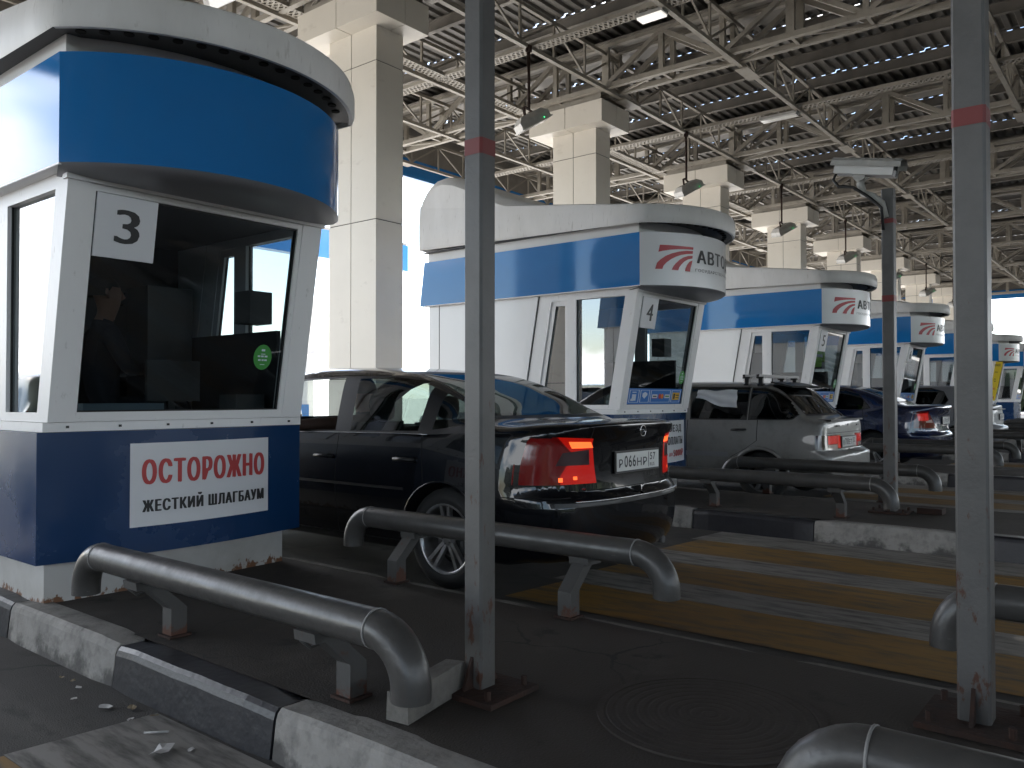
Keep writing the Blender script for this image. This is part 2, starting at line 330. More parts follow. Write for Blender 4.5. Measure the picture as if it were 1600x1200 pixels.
def island(n):
    x0, x1 = kerb_line(n); kw = .15; ya, yb = -5.5, 10.8
    g = MB().m('pave'); g.quad((x0+kw-.01, ya+.02, KZ-.006), (x1-.045, ya+.02, KZ-.006), (x1-.045, yb-.02, KZ-.006), (x0+kw-.01, yb-.02, KZ-.006))
    g.build('pavement', kind='structure')
    g = MB(); seg = 1.105; y = 4.545; ys = []
    while y-seg > ya: y -= seg
    k0 = round((4.545-y)/seg); k = -k0
    while y < yb:
        col = 'kerb_white' if (k % 2 == 0) else 'kerb_black'
        if n == 0: col = 'kerb_white' if (k % 2 != 0) else 'kerb_black'
        if n == 1: col = 'kerb_white' if (k % 2 != 0) else 'kerb_black'
        ya_, yb_ = y+.004, min(y+seg-.004, yb)
        for sx, xe in ((1, x0), (-1, x1)):
            g.m(col)
            # rounded kerb stone profile (outside face slightly battered)
            jz = random.uniform(-.006, .004); jx = random.uniform(-.006, .006)
            prof = [(-.004, 0), (.012, KZ*.8), (.020, KZ-.014), (.034, KZ), (kw, KZ-.002), (kw, 0)]
            if sx < 0: g.m('concrete'); prof = [(-.0, 0), (.006, KZ*.8), (.010, KZ-.010), (.018, KZ), (.052, KZ-.001), (.052, 0)]
            nseg = 7; rows = []
            for q in range(nseg+1):
                yy = ya_+(yb_-ya_)*q/nseg; w_ = random.uniform(-.0012, .0012)
                rnd = .012 if q in (0, nseg) else 0
                rows.append([(xe+sx*(px+jx+w_*(0 < i < 4)+rnd*(i < 4)), yy, max(0, pz+(jz+w_-rnd if pz > .1 else 0))) for i, (px, pz) in enumerate(prof)])
            g.grid(rows, sm=False); 
            for rw in (rows[0], rows[-1]): g.add(rw, [tuple(range(len(rw)))])
            if sx < 0:
                g.m('concrete') if 0 else None
        y += seg; k += 1
    o = g.build('kerb', kind='structure'); fix_normals(o)
for n in range(-3, 9): island(n)

# ================================================================== CANOPY
CX0, CX1, CY0, CY1 = -15.2, 50.0, -19.0, 14.0
TZ0, TZ1 = 6.64, 7.36
TRX = [7.08+P*n for n in range(-4, 9)]
TRY = [-11.2, -7.9, -4.6, -1.1, 2.15, 5.38, 7.65, 9.75, 11.54, 13.6]
# roof deck with ribs running along X; thin slots at sheet ends let daylight through
def deck():
    t = thing('canopy_roof', 'grey corrugated metal deck of the wide toll canopy overhead', 'canopy roof', (20, 0, 7.6))
    g = MB().m('deck'); pitch = .20; ny = int((CY1-CY0)/pitch)
    prof = [(0, .045), (.06, .045), (.08, 0), (.16, 0), (.18, .045)]
    xs = []; x = CX0
    while x < CX1: xs.append(x); x += P/2
    xs.append(CX1)
    for i in range(len(xs)-1):
        a, b = xs[i]+.0, xs[i+1]-.035
        pts = []
        for j in range(ny):
            for dy, dz in prof: pts.append((CY0+j*pitch+dy, 7.60+dz))
        pts.append((CY1, 7.60+.05))
        g.grid([[(a, y, z) for y, z in pts], [(b, y, z) for y, z in pts]], sm=False)
        # flashing over the sheet joint, leaving the high ribs open
        for j in range(ny):
            y = CY0+j*pitch
            gp = .0 if random.random() < (.97 if math.sin(i*2.3) > 0 else .75) else random.uniform(.02, .05)
            g.quad((b-.002, y-.02, 7.656), (b+.037, y-.02, 7.656), (b+.037, y+pitch-.02-gp, 7.656), (b-.002, y+pitch-.02-gp, 7.656))
            if random.random() < .84: g.quad((b+.001, y-.02, 7.596), (b+.001, y+pitch-.02, 7.596), (b+.001, y+pitch-.02, 7.657), (b+.001, y-.02, 7.657))
            continue
            g.quad((b-.002, y+.078+.02*random.random(), 7.598), (b+.037, y+.085, 7.598), (b+.037, y+.235, 7.598), (b-.002, y+.235, 7.598))
            if random.random() < .95: g.quad((b-.002, y-.02, 7.655), (b+.037, y-.02, 7.655), (b+.037, y+.09, 7.655), (b-.002, y+.09, 7.655))
    g.build('deck', t)
    g = MB().m('steel_dark')
    for k in range(int((CX1-CX0)/1.3225)+1):
        x = CX0+.02+k*1.3225
        g.box(x-.045, x+.045, CY0+.1, CY1-.1, 7.40, 7.41); g.box(x-.004, x+.004, CY0+.1, CY1-.1, 7.41, 7.585); g.box(x-.045, x+.045, CY0+.1, CY1-.1, 7.585, 7.595)
    g.build('purlins', t)
    g = MB().m('steel_dark')
    for k in range(int((CX1-CX0)/P)+1):
        x = CX0+1.35+k*P
        g.box(x-.52, x+.52, CY0+.2, CY1-.2, 7.37, 7.382); g.box(x-.52, x-.50, CY0+.2, CY1-.2, 7.382, 7.40); g.box(x+.50, x+.52, CY0+.2, CY1-.2, 7.382, 7.40)
        g.box(x-.14, x+.14, CY0+.2, CY1-.2, 7.355, 7.368)
    g.build('gutter', t)
    return t
deck()
def fascia_beam(name, label, x0, x1, y0, y1):
    g = MB().m('blue'); g.box(x0, x1, y0, y1, 6.42, 6.86); g.m('steel_dark'); g.box(x0+.01, x1-.01, y0+.01, y1-.01, 6.86, 7.72); o = g.build(name, origin=((x0+x1)/2, (y0+y1)/2, 6.52), label=label, category='canopy edge')
fascia_beam('canopy_fascia', 'blue canopy edge band along the far side behind the columns', CX0, CX1, CY1, CY1+.12)
fascia_beam('canopy_fascia', 'blue canopy edge band at the distant right end of the roof', CX1, CX1+.12, CY0, CY1)
fascia_beam('canopy_fascia', 'blue canopy edge band on the side the cars come from', CX0, CX1, CY0-.12, CY0)
fascia_beam('canopy_fascia', 'blue canopy edge band at the near left end of the roof', CX0-.12, CX0, CY0, CY1)

def ytruss():
    x = TRX[4]; t = thing('roof_truss', '', 'roof truss', (x, 8, TZ0), 'main roof trusses over the islands')
    g = MB().m('steel'); hw = .20; y0, y1 = CY0+.3, CY1-.15
    for s in (-1, 1):
        g.bar((x+s*hw, y0, TZ0), (x+s*hw, y1, TZ0), .085, .085)
        g.bar((x+s*hw, y0, TZ1), (x+s*hw, y1, TZ1-.0), .09, .10)
    g.build('chord', t)
    g = MB().m('steel'); st = 1.085; k = 0; y = 7.65
    while y-st > y0: y -= st
    ys = []
    while y < y1: ys.append(y); y += st
    for i, y in enumerate(ys):
        for s in (-1, 1):
            g.bar((x+s*hw, y, TZ0+.04), (x+s*hw, y, TZ1-.04), .13 if i % 3 == 0 else .085, .07, up=(1, 0, 0))
            if i+1 < len(ys):
                a, b = (TZ0+.04, TZ1-.05) if i % 2 == 0 else (TZ1-.05, TZ0+.04)
                g.bar((x+s*hw, y+.05, a), (x+s*hw, ys[i+1]-.05, b), .075, .07, up=(1, 0, 0))
        g.bar((x-hw, y, TZ0), (x+hw, y, TZ0), .05); g.bar((x-hw, y, TZ1), (x+hw, y, TZ1), .05)
        if i+1 < len(ys):
            sg = 1 if i % 2 else -1
            g.bar((x-hw*sg, y, TZ0-.01), (x+hw*sg, ys[i+1], TZ0-.01), .035, .03)
    g.build('web', t)
    return t
t0 = ytruss()
lanes_lab = ['the lane nearest the camera on the left', 'booth 3', 'booth 4', 'booth 5', 'booth 6']
ordl = {0: 'roof truss far left outside the row of booths', 1: 'roof truss above the island of booth 3', 2: 'roof truss on the second white column, above booth 4',
        3: 'roof truss above the island of booth 5', 4: 'roof truss above the island of booth 6', 5: 'roof truss above the island of booth 7'}
t0['label'] = 'cream steel box truss running across above the column behind booth 5'
names_t = {0: 'cream steel box truss beyond the left edge, left of booth 3', 1: 'cream steel box truss over the island of booth 3',
           2: 'cream steel box truss over the nearest white column', 3: 'cream steel box truss over the second white column',
           4: 'cream steel box truss over the third white column', 5: 'cream steel box truss over the fourth white column', 6: 'cream steel box truss over the fifth white column',
           7: 'cream steel box truss over the sixth white column', 8: 'cream steel box truss over the seventh white column', 9: 'cream steel box truss over the second last white column', 10: 'cream steel box truss nearest the far end of the canopy'}
t0['label'] = names_t[2]
for i, x in enumerate(TRX):
    if i == 4: continue
    copy_tree(t0, (x-TRX[4], 0, 0), label=names_t.get(i-2, 'cream steel box truss out of frame, %s to the left' % ('farthest' if i == 0 else 'second farthest')))

def xtruss():
    y = TRY[6]; t = thing('lattice_girder', '', 'girder', (20, y, TZ0), 'light lattice girders running along the row of booths')
    g = MB().m('steel'); x0, x1 = CX0+.2, CX1-.2
    g.bar((x0, y, TZ0-.05), (x1, y, TZ0-.05), .075, .06); g.bar((x0, y, TZ1-.16), (x1, y, TZ1-.16), .06, .06)
    for x in TRX:      # gusset plates beside the nodes
        g.box(x+.28, x+.85, y-.11, y+.11, TZ0-.105, TZ0-.09)
    g.build('chord', t)
    g = MB().m('steel'); st = P/6; x = TRX[0]-P
    i = 0
    while x < x1-st:
        if x > x0:
            g.bar((x, y, TZ0), (x, y, TZ1-.18), .035, .035)
            a, b = (TZ0, TZ1-.18) if i % 2 else (TZ1-.18, TZ0)
            g.bar((x, y, a), (x+st, y, b), .032, .032)
        x += st; i += 1
    g.build('web', t)
    return t
x0t = xtruss()
xl = {0: 'lattice girder farthest behind the camera', 1: 'second lattice girder behind the camera', 2: 'lattice girder behind the camera, third from the approach edge', 3: 'lattice girder just behind the camera',
      4: 'lattice girder running past above the right-hand post', 5: 'lattice girder carrying the fluorescent light fittings', 6: 'lattice girder along the front of the column capitals with the floodlights hanging below',
      7: 'lattice girder along the back of the column capitals', 8: 'lattice girder behind the row of white columns', 9: 'lattice girder beside the blue canopy edge band behind the booths'}
x0t['label'] = xl[6]
for i, y in enumerate(TRY):
    if i != 6: copy_tree(x0t, (0, y-TRY[6], 0), label=xl[i])

# perforated cable trays: a bottom plate of real crossing strips
def tray(name, label, a, b, axis, z=6.60, wd=.20, group='perforated cable trays under the roof'):
    g = MB().m('steel'); st = .085
    if axis == 'y':
        x, y0, y1 = a, b[0], b[1]
        for s in (-1, 1): g.box(x+s*wd/2-.01, x+s*wd/2+.01, y0, y1, z, z+.06)
        k = y0
        while k < y1:
            g.bar((x-wd/2, k, z+.004), (x+wd/2, k+.10, z+.004), .028, .006); g.bar((x+wd/2, k, z+.007), (x-wd/2, k+.10, z+.007), .028, .006); k += st
    else:
        y, x0, x1 = a, b[0], b[1]
        for s in (-1, 1): g.box(x0, x1, y+s*wd/2-.01, y+s*wd/2+.01, z, z+.06)
        k = x0
        while k < x1:
            g.bar((k, y-wd/2, z+.004), (k+.10, y+wd/2, z+.004), .028, .006); g.bar((k, y+wd/2, z+.007), (k+.10, y-wd/2, z+.007), .028, .006); k += st
    g.build(name, origin=((a, b[0], z) if axis == 'y' else (b[0], a, z)), label=label, category='cable tray', group=group)
tray('cable_tray', 'perforated cable tray crossing between the first and second white columns', 10.06, (-6, 13.4), 'y')
tray('cable_tray', 'perforated cable tray crossing between the second and third white columns', 15.25, (-6, 13.4), 'y')
tray('cable_tray', 'perforated cable tray crossing between the third and fourth white columns', 20.6, (-4, 11), 'y')
tray('cable_tray', 'perforated cable tray crossing left of the nearest white column above booth 3', 4.75, (-4, 13.4), 'y')
tray('cable_tray', 'long perforated cable tray running lengthwise behind the column capitals', 9.55, (1.0, 30), 'x')

# ================================================================== COLUMNS
def column(n):
    x0 = 7.24+P*n; x1 = x0+.48; y0, y1 = 8.10, 9.06
    t = thing('canopy_column', '', 'column', ((x0+x1)/2, (y0+y1)/2, KZ), 'white clad canopy columns')
    zs = [KZ-.01, 1.45, 3.55, 5.65, 6.12]; g = MB(); jw = .006; ym = 8.60
    g.m('joint'); g.box(x0+.008, x1-.008, y0+.008, y1-.008, KZ, 6.12)
    g.m('clad')
    for i in range(4):
        za, zb = zs[i]+jw, zs[i+1]-jw
        g.box(x0, x1, y0, ym-jw, za, zb); g.box(x0, x1, ym+jw, y1, za, zb)
    g.build('shaft', t)
    g = MB().m('joint'); g.box(x0-.24, x1+.18, y0-.27, y1+.33, 6.128, 6.508)
    g.m('clad')
    cx0, cx1, cy0, cy1 = x0-.26, x1+.20, 7.81, 9.43
    for a, b in ((cx0, x0+.235), (x0+.247, cx1)):
        for c, d in ((cy0, 8.60), (8.612, cy1)):
            g.box(a, b, c, d, 6.115, 6.51)
    g.build('capital', t)
    g = MB().m('steel'); g.box(cx0+.02, cx1-.02, cy0+.05, cy1-.05, 6.511, 6.53)
    for y in (8.0, 8.45, 8.9, 9.3):
        g.box(x0-.2, x1+.15, y-.06, y+.06, 6.53, 6.545); g.box(x0-.2, x1+.15, y-.008, y+.008, 6.545, 6.66); g.box(x0-.2, x1+.15, y-.06, y+.06, 6.66, 6.675)
    for x in (x0-.19, x1+.14): g.box(x-.008, x+.008, cy0+.06, cy1-.06, 6.545, 6.70)
    g.build('bearing_beams', t)
    return t
c0 = column(0)
cl = ['nearest white clad column, between booth 3 and booth 4', 'white clad column rising behind the roof of booth 4', 'third white clad column in the row, partly hidden by the roof edge of booth 4', 'white clad column rising behind booth 5',
      'fifth white clad column, above booth 6 left of the camera post', 'sixth white clad column, just behind the camera post', 'seventh white clad column, far down the row', 'eighth white clad column, last but one before the canopy end']
c0['label'] = cl[0]
for n in range(1, 8): copy_tree(c0, (P*n, 0, 0), label=cl[n])
copy_tree(c0, (-P, 0, 0), label='white clad column behind booth 3, outside the left edge')

# ================================================================== HANGING FLOODLIGHTS
def flood(x):
    y = 7.62; t = thing('hanging_floodlight', '', 'floodlight', (x, y, 6.58), 'floodlights hanging on brown rods under the canopy')
    g = MB().m('rust'); g.tube([(x, y, 6.6), (x, y, 5.62)], .022, 10); g.box(x-.035, x+.035, y-.035, y+.035, 6.5, 6.6)
    g.tube([(x-.05, y, 6.62), (x-.03, y, 6.3), (x-.015, y, 6.05)], .008, 6)
    g.build('rod', t)
    g = MB().m('rust'); g.bar((x-.13, y-.02, 5.62), (x+.15, y+.02, 5.60), .04, .012)
    for s in (-1, 1): g.bar((x+s*.14, y, 5.61), (x+s*.12, y-.02, 5.44), .012, .035)
    g.tube([(x-.1, y, 5.62), (x-.04, y+.03, 5.52), (x+.05, y-.02, 5.57), (x+.11, y, 5.49)], .009, 6)
    g.build('bracket', t)
    # tilted lamp head facing down and to the approach side
    g = MB(); c = Vector((x+.05, y-.02, 5.44)); ax = Vector((.62, -.52, .46)).normalized(); ay = Vector((.55, .75, .10)).normalized(); az = ax.cross(ay).normalized(); ay = az.cross(ax)
    def pt(a, b, h): return c+ax*a*1.3+ay*b*1.3+az*h*1.3
    def slab(mt, a, b, h0, h1, tp=1):
        g.m(mt); g.hexa([pt(-a, -b, h0), pt(a, -b, h0), pt(a, b, h0), pt(-a, b, h0)], [pt(-a*tp, -b*tp, h1), pt(a*tp, -b*tp, h1), pt(a*tp, b*tp, h1), pt(-a*tp, b*tp, h1)])
    slab('lampbody', .19, .15, -.05, .03); slab('lampbody', .19, .15, .03, .09, .7); slab('lampbody', .205, .165, -.055, -.04)
    o = g.build('lamp_head', t)
    g = MB().m('lampglass'); g.hexa([pt(-.17, -.13, -.062), pt(.17, -.13, -.062), pt(.17, .13, -.062), pt(-.17, .13, -.062)], [pt(-.17, -.13, -.056), pt(.17, -.13, -.056), pt(.17, .13, -.056), pt(-.17, .13, -.056)])
    g.build('lamp_glass', t)
    g = MB().m('led_green'); q = pt(.10, -.168, -.03); g.box(q.x-.007, q.x+.007, q.y-.006, q.y+.004, q.z-.007, q.z+.007); g.build('indicator_light', t)
    return t
f0 = flood(9.905)
fl = ['floodlight with a green indicator hanging left of the second white column', 'floodlight hanging before the third white column', 'floodlight hanging before the fourth white column',
      'floodlight hanging before the fifth white column', 'floodlight hanging just right of the camera post', 'sixth floodlight down the row', 'farthest floodlight in the row']
f0['label'] = fl[0]
for k in range(1, 7): copy_tree(f0, (5.24*k, 0, 0), label=fl[k])
copy_tree(f0, (-5.24, 0, 0), label='floodlight hanging above booth 3 beside its roof edge')

def fluoro(x, y, lab, z=6.50, lit=True, ln=.62):
    t = thing('ceiling_light', lab, 'light fitting', (x, y, z), 'fluorescent fittings under the canopy')
    g = MB().m('lampbody'); g.box(x-.09, x+.09, y-ln, y+ln, z+.03, z+.08); g.box(x-.07, x+.07, y-.02, y+.02, z+.08, z+.12); g.build('housing', t)
    g = MB().m('tube_lit' if lit else 'lampglass'); g.prism([(x-.085, y-ln+.02), (x+.085, y-ln+.02), (x+.085, y+ln-.02), (x-.085, y+ln-.02)], z, z+.03); g.build('diffuser', t)
fluoro(10.1, 5.6, 'lit fluorescent fitting at the top edge, above booth 4', ln=.21)
fluoro(15.3, 5.75, 'unlit fluorescent fitting above booth 5', lit=False, ln=.36)
fluoro(4.7, 10.4, 'fluorescent fitting above booth 3', lit=False)

# ================================================================== BOOTHS
RA = .99                         # radius of the curved fascia
A0 = math.asin(.81/RA)
def arc_pts(xc, R, hw, ymin, n=28):
    a = math.asin(min(1, hw/R)); cy = ymin+R
    return [(xc+R*sin(-a+2*a*i/n), cy-R*cos(-a+2*a*i/n)) for i in range(n+1)]

def booth(n, num, labels, front_blue=False, poster=None, banner=False, pay=True):
    xc = XC+P*n
    t = thing('toll_booth', labels, 'toll booth', (xc, 4.34, KZ), 'toll booths in a row along the islands')
    # ---- plinth
    g = MB().m('plinth')
    pl = [(xc-.70, 4.37)]+[(xc-.70+1.40*i/8, 4.37-.03*sin(pi*i/8)) for i in range(1, 8)]+[(xc+.70, 4.37), (xc+.70, 6.85), (xc-.70, 6.85)]
    g.prism(pl, KZ-.01, .41); g.m('rust'); g.build('plinth', t)
    # ---- navy base with bowed front
    g = MB().m('navy')
    bp = [(xc-.77+1.54*i/12, 4.29-.10*sin(pi*i/12)) for i in range(13)]
    g.prism(bp+[(xc+.77, 6.9), (xc-.77, 6.9)], .385, 1.03)
    g.build('base_panel', t)
    # ---- sill strip
    g = MB().m('white_frame')
    sp = [(xc-.755+1.51*i/8, 4.262-.02*sin(pi*i/8)) for i in range(9)]
    g.prism(sp+[(xc+.755, 6.88), (xc-.755, 6.88)], 1.032, 1.078)
    for k in range(6):
        g.m('black'); xx = xc-.65+k*.26; g.box(xx-.006, xx+.006, 4.232, 4.240, 1.050, 1.062)
    g.build('sill', t)
    # ---- cabin: slanted front frame
    yb, yt, zb, zt = 4.245, 4.03, 1.08, 2.283
    def fy(z): return yb+(yt-yb)*(z-zb)/(zt-zb)
    X0, X1 = xc-.74, xc+.74
    gx0, gx1, gz0, gz1 = xc-.605, xc+.575, 1.128, 2.205
    fw = MB().m('white_frame'); th = .06
    def fr(xa, xb, za, zb_, d0=0, d1=th):
        fw.hexa([(xa, fy(za)+d0, za), (xb, fy(za)+d0, za), (xb, fy(za)+d1, za), (xa, fy(za)+d1, za)], [(xa, fy(zb_)+d0, zb_), (xb, fy(zb_)+d0, zb_), (xb, fy(zb_)+d1, zb_), (xa, fy(zb_)+d1, zb_)])
    fr(X0, gx0-.03, zb, zt); fr(gx1+.03, X1, zb, zt); fr(gx0-.03, gx1+.03, zb, gz0-.03); fr(gx0-.03, gx1+.03, gz1+.03, zt)
    fr(gx0-.03, gx0, gz0-.03, gz1+.03, .006, th); fr(gx1, gx1+.03, gz0-.03, gz1+.03, .006, th)   # inner bead
    fr(gx0, gx1, gz0-.03, gz0, .006, th); fr(gx0, gx1, gz1, gz1+.03, .006, th)
    fw.hexa([(X0-.012, fy(2.225)-.015, 2.235), (X1+.012, fy(2.225)-.015, 2.235), (X1+.012, fy(2.225)+.03, 2.235), (X0-.012, fy(2.225)+.03, 2.235)],
            [(X0-.012, fy(2.25)-.02, 2.272), (X1+.012, fy(2.25)-.02, 2.272), (X1+.012, fy(2.25)+.03, 2.272), (X0-.012, fy(2.25)+.03, 2.272)])
    wf = fw.build('front_window_frame', t)
    # seal and pane
    fw = MB().m('black')
    for (a, b, c, d) in ((gx0, gx0+.008, gz0, gz1), (gx1-.008, gx1, gz0, gz1), (gx0, gx1, gz0, gz0+.008), (gx0, gx1, gz1-.008, gz1)): fr(a, b, c, d, .018, .04)
    fw.build('window_seal', wf)
    fw = MB().m('glass_front'); fw.quad((gx0, fy(gz0)+.025, gz0), (gx1, fy(gz0)+.025, gz0), (gx1, fy(gz1)+.025, gz1), (gx0, fy(gz1)+.025, gz1)); fw.build('window_pane', wf)
    # ---- side walls with window openings (both sides), slanted front edge
    def side(sx):
        X = xc+sx*.74; s0 = X; s1 = X-sx*.055
        def slab(mb, pts, xa=s0, xb=s1):
            # pts: polygon in (y,z)
            k = len(pts); A = [(xa, y, z) for y, z in pts]; B = [(xb, y, z) for y, z in pts]
            mb.add(A+B, [tuple(range(k)), tuple(range(2*k-1, k-1, -1))]+[(i, k+i, k+(i+1) % k, (i+1) % k) for i in range(k)])
        def sy(y, z): return y+(yt-yb)*(z-zb)/(zt-zb)     # slanted line through y at sill height
        g = MB().m('white_frame'); yf = yb+th
        w0, w1 = 4.375, 4.76       # big pane, at sill height (slanted front) / vertical mullion
        m0, m1 = 4.76, 4.87        # mullion
        r0, r1 = 5.27, 5.44        # slanted rear post
        z0, z1, zs0, zs1 = zb, zt, 1.125, 2.205
        if sx < 0:
            slab(g, [(sy(yf, z0), z0), (sy(w0, z0), z0), (sy(w0, z1), z1), (sy(yf, z1), z1)])
            slab(g, [(m0, z0), (m1, z0), (m1, z1), (m0, z1)])
        else:
            slab(g, [(sy(yf, z0), z0), (sy(w0, z0), z0), (sy(w0, z1), z1), (sy(yf, z1), z1)])
            slab(g, [(m0, z0), (m1, z0), (m1, z1), (m0, z1)])
        slab(g, [(sy(r0, z0), z0), (sy(r1, z0), z0), (sy(r1, z1), z1), (sy(r0, z1), z1)])
        slab(g, [(sy(w0, z0), z0), (m0, z0), (m0, zs0), (sy(w0, zs0), zs0)]); slab(g, [(sy(w0, zs1), zs1), (m0, zs1), (m0, z1), (sy(w0, z1), z1)])
        slab(g, [(m1, z0), (sy(r0, z0), z0), (sy(r0, zs0), zs0), (m1, zs0)]); slab(g, [(m1, zs1), (sy(r0, zs1), zs1), (sy(r0, z1), z1), (m1, z1)])
        f = g.build('side_window_frame', t); fix_normals(f)
        # sliding sash inside the small opening
        g = MB().m('white_frame'); xa, xb = s0-sx*.012, s1+sx*.006
        slab(g, [(m1, zs0), (m1+.035, zs0), (m1+.035, zs1), (m1, zs1)], xa, xb)
        slab(g, [(sy(r0-.055, zs0), zs0), (sy(r0, zs0), zs0), (sy(r0, zs1), zs1), (sy(r0-.055, zs1), zs1)], xa, xb)
        slab(g, [(m1+.035, zs1-.05), (sy(r0-.05, zs1-.05), zs1-.05), (sy(r0-.05, zs1), zs1), (m1+.035, zs1)], xa, xb)
        slab(g, [(m1+.035, zs0), (sy(r0-.05, zs0), zs0), (sy(r0-.05, zs0+.045), zs0+.045), (m1+.035, zs0+.045)], xa, xb)
        sh = g.build('sliding_sash', f); fix_normals(sh)
        g = MB().m('black')
        xa, xb = s0-sx*.02, s0-sx*.03
        for q in (0, 1):
            pts = [(sy(r0-.059, zs0+.04), zs0+.04), (sy(r0-.052, zs0+.04), zs0+.04), (sy(r0-.052, zs1-.045), zs1-.045), (sy(r0-.059, zs1-.045), zs1-.045)] if q == 0 else [(m0-.008, zs0), (m0, zs0), (m0, zs1), (m0-.008, zs1)]
            slab(g, pts, xa, xb)
        # dark gap line just behind the rear post
        slab(g, [(sy(r1-.004, z0), z0), (sy(r1+.006, z0), z0), (sy(r1+.006, z1), z1), (sy(r1-.004, z1), z1)], s0+sx*.002, s0-sx*.01)
        fix_normals(g.build('window_seal', f))
        g = MB().m('glass_side' if sx < 0 else 'glass'); x_ = s0-sx*.03
        g.add([(x_, sy(w0, zs0), zs0), (x_, m0, zs0), (x_, m0, zs1), (x_, sy(w0, zs1), zs1)], [(0, 1, 2, 3)])
        g.build('window_pane', f)
        g = MB().m('glass_side' if sx < 0 else 'glass'); x_ = s0-sx*.034
        g.add([(x_, m1+.03, zs0+.04), (x_, sy(r0-.05, zs0+.04), zs0+.04), (x_, sy(r0-.05, zs1-.045), zs1-.045), (x_, m1+.03, zs1-.045)], [(0, 1, 2, 3)])
        g.build('sash_pane', f)
        # rear white wall, front band a little proud
        g = MB().m('white_panel')
        slab(g, [(sy(r1+.006, z0), z0), (6.87, z0), (6.87, z1), (sy(r1+.006, z1), z1)], s0-sx*.004, s1)
        slab(g, [(sy(r1+.008, z0), z0), (sy(r1+.10, z0), z0), (sy(r1+.10, z1), z1), (sy(r1+.008, z1), z1)], s0+sx*.014, s0-sx*.004)
        g.m('joint'); slab(g, [(6.70, z0), (6.706, z0), (6.706, z1), (6.70, z1)], s0-sx*.001, s0-sx*.006)
        fix_normals(g.build('side_wall', t))
    side(-1); side(1)
    # ---- back wall with a door opening showing as a wall, floor, ceiling, inner lining
    g = MB().m('white_panel'); g.box(xc-.735, xc+.735, 6.81, 6.868, zb, zt); g.build('back_wall', t)
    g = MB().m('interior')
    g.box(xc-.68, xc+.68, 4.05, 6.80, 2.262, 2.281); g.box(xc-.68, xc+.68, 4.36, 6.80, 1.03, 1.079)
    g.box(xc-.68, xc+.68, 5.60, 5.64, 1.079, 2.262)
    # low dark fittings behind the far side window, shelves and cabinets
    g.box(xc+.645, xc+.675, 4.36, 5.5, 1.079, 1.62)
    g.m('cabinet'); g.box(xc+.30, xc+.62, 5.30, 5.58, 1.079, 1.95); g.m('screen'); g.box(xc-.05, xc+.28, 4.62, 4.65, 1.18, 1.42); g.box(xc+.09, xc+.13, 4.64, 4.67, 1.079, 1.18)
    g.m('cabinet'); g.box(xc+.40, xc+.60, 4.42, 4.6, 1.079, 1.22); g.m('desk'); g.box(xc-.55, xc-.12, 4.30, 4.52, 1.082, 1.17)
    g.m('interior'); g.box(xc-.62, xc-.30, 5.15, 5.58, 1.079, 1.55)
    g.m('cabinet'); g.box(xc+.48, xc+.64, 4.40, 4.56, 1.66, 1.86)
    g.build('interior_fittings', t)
    # ---- curved blue / white fascia band
    arc = arc_pts(xc, RA, .81, 3.55, 32); z0, z1 = 2.283, 2.795
    arci = arc_pts(xc, RA-.0, .77, 3.60, 32)
    g = MB().m('blue' if front_blue else 'white_panel')
    g.grid([[(x, y, z0) for x, y in arc], [(x, y, z1) for x, y in arc]][::-1], sm=True)
    fr_ = g.build('front_fascia', t)
    g = MB().m('blue')
    for sx in (-1, 1):
        X = xc+sx*.81; ya = arc[0][1]
        n_ = 8; r0_ = []; r1_ = []
        for k in range(n_+1):
            y = ya+(6.88-ya)*k/n_; r0_.append((X, y+(.07 if k == n_ else 0), z0)); r1_.append((X, y, z1))
        g.grid([r0_, r1_] if sx < 0 else [r1_, r0_], sm=False)
    g.quad((xc-.81, 6.95, z0), (xc+.81, 6.95, z0), (xc+.81, 6.88, z1), (xc-.81, 6.88, z1))
    g.build('side_fascia', t)
    # soffit dish below the fascia and top lip
    g = MB().m('softit')
    low = arc_pts(xc, 1.0, .78, 3.66, 32)
    g.grid([[(x, y, z0+.001) for x, y in arc], [(xc+(x-xc)*.99, y+.03, z0-.018) for x, y in arc], [(xc+(x-xc)*.97, y+.09, z0-.030) for x, y in low], [(xc+(x-xc)*.93, 4.10, z0-.034) for x, y in low]], sm=True)
    g.m('white_frame'); g.grid([[(x, y, z1) for x, y in arc], [(xc+(x-xc)*.95, y+.07, z1+.0) for x, y in arc]], sm=False)
    for sx in (-1, 1):
        g.box(min(xc+sx*.81, xc+sx*.735), max(xc+sx*.81, xc+sx*.735), arc[0][1], 6.88, z0-.008, z0)
    g.build('fascia_soffit', t)
    # inner white box between fascia and roof
    g = MB().m('white'); inn = [(xc-.77, 4.0)]+[(x, y) for x, y in arc_pts(xc, 1.35, .70, 3.82, 10)]+[(xc+.77, 4.0), (xc+.77, 6.85), (xc-.77, 6.85)]
    g.prism(inn, z1-.02, 2.93); g.build('roof_upstand', t)
    # ---- roof: rim that rises backwards and a rounded swoosh at the rear
    RR = 1.06; rim = arc_pts(xc, RR, .865, 3.46, 36); yc = rim[0][1]
    yr = 6.90
    def zt_(y): return 3.055 if y < 3.9 else 3.055+.135*(y-3.9)
    def zb_f(y): return 2.872 if y < 3.9 else 2.872+.02*(y-3.9)
    ys = [yc+(yr-yc)*k/14 for k in range(1, 15)]
    outl = [(xc-.865, y) for y in reversed(ys)]+rim+[(xc+.865, y) for y in ys]
    g = MB().m('roofwhite')
    def ins(p, d):
        x, y = p; cx, cy = xc, max(5.0, 5.0); 
        vx, vy = (x-xc), (y-4.6); 
        if y > yc+.001: return (x-d*(1 if x > xc else -1), y)
        l_ = sqrt(vx*vx+vy*vy); return (x-vx/l_*d, y-vy/l_*d)
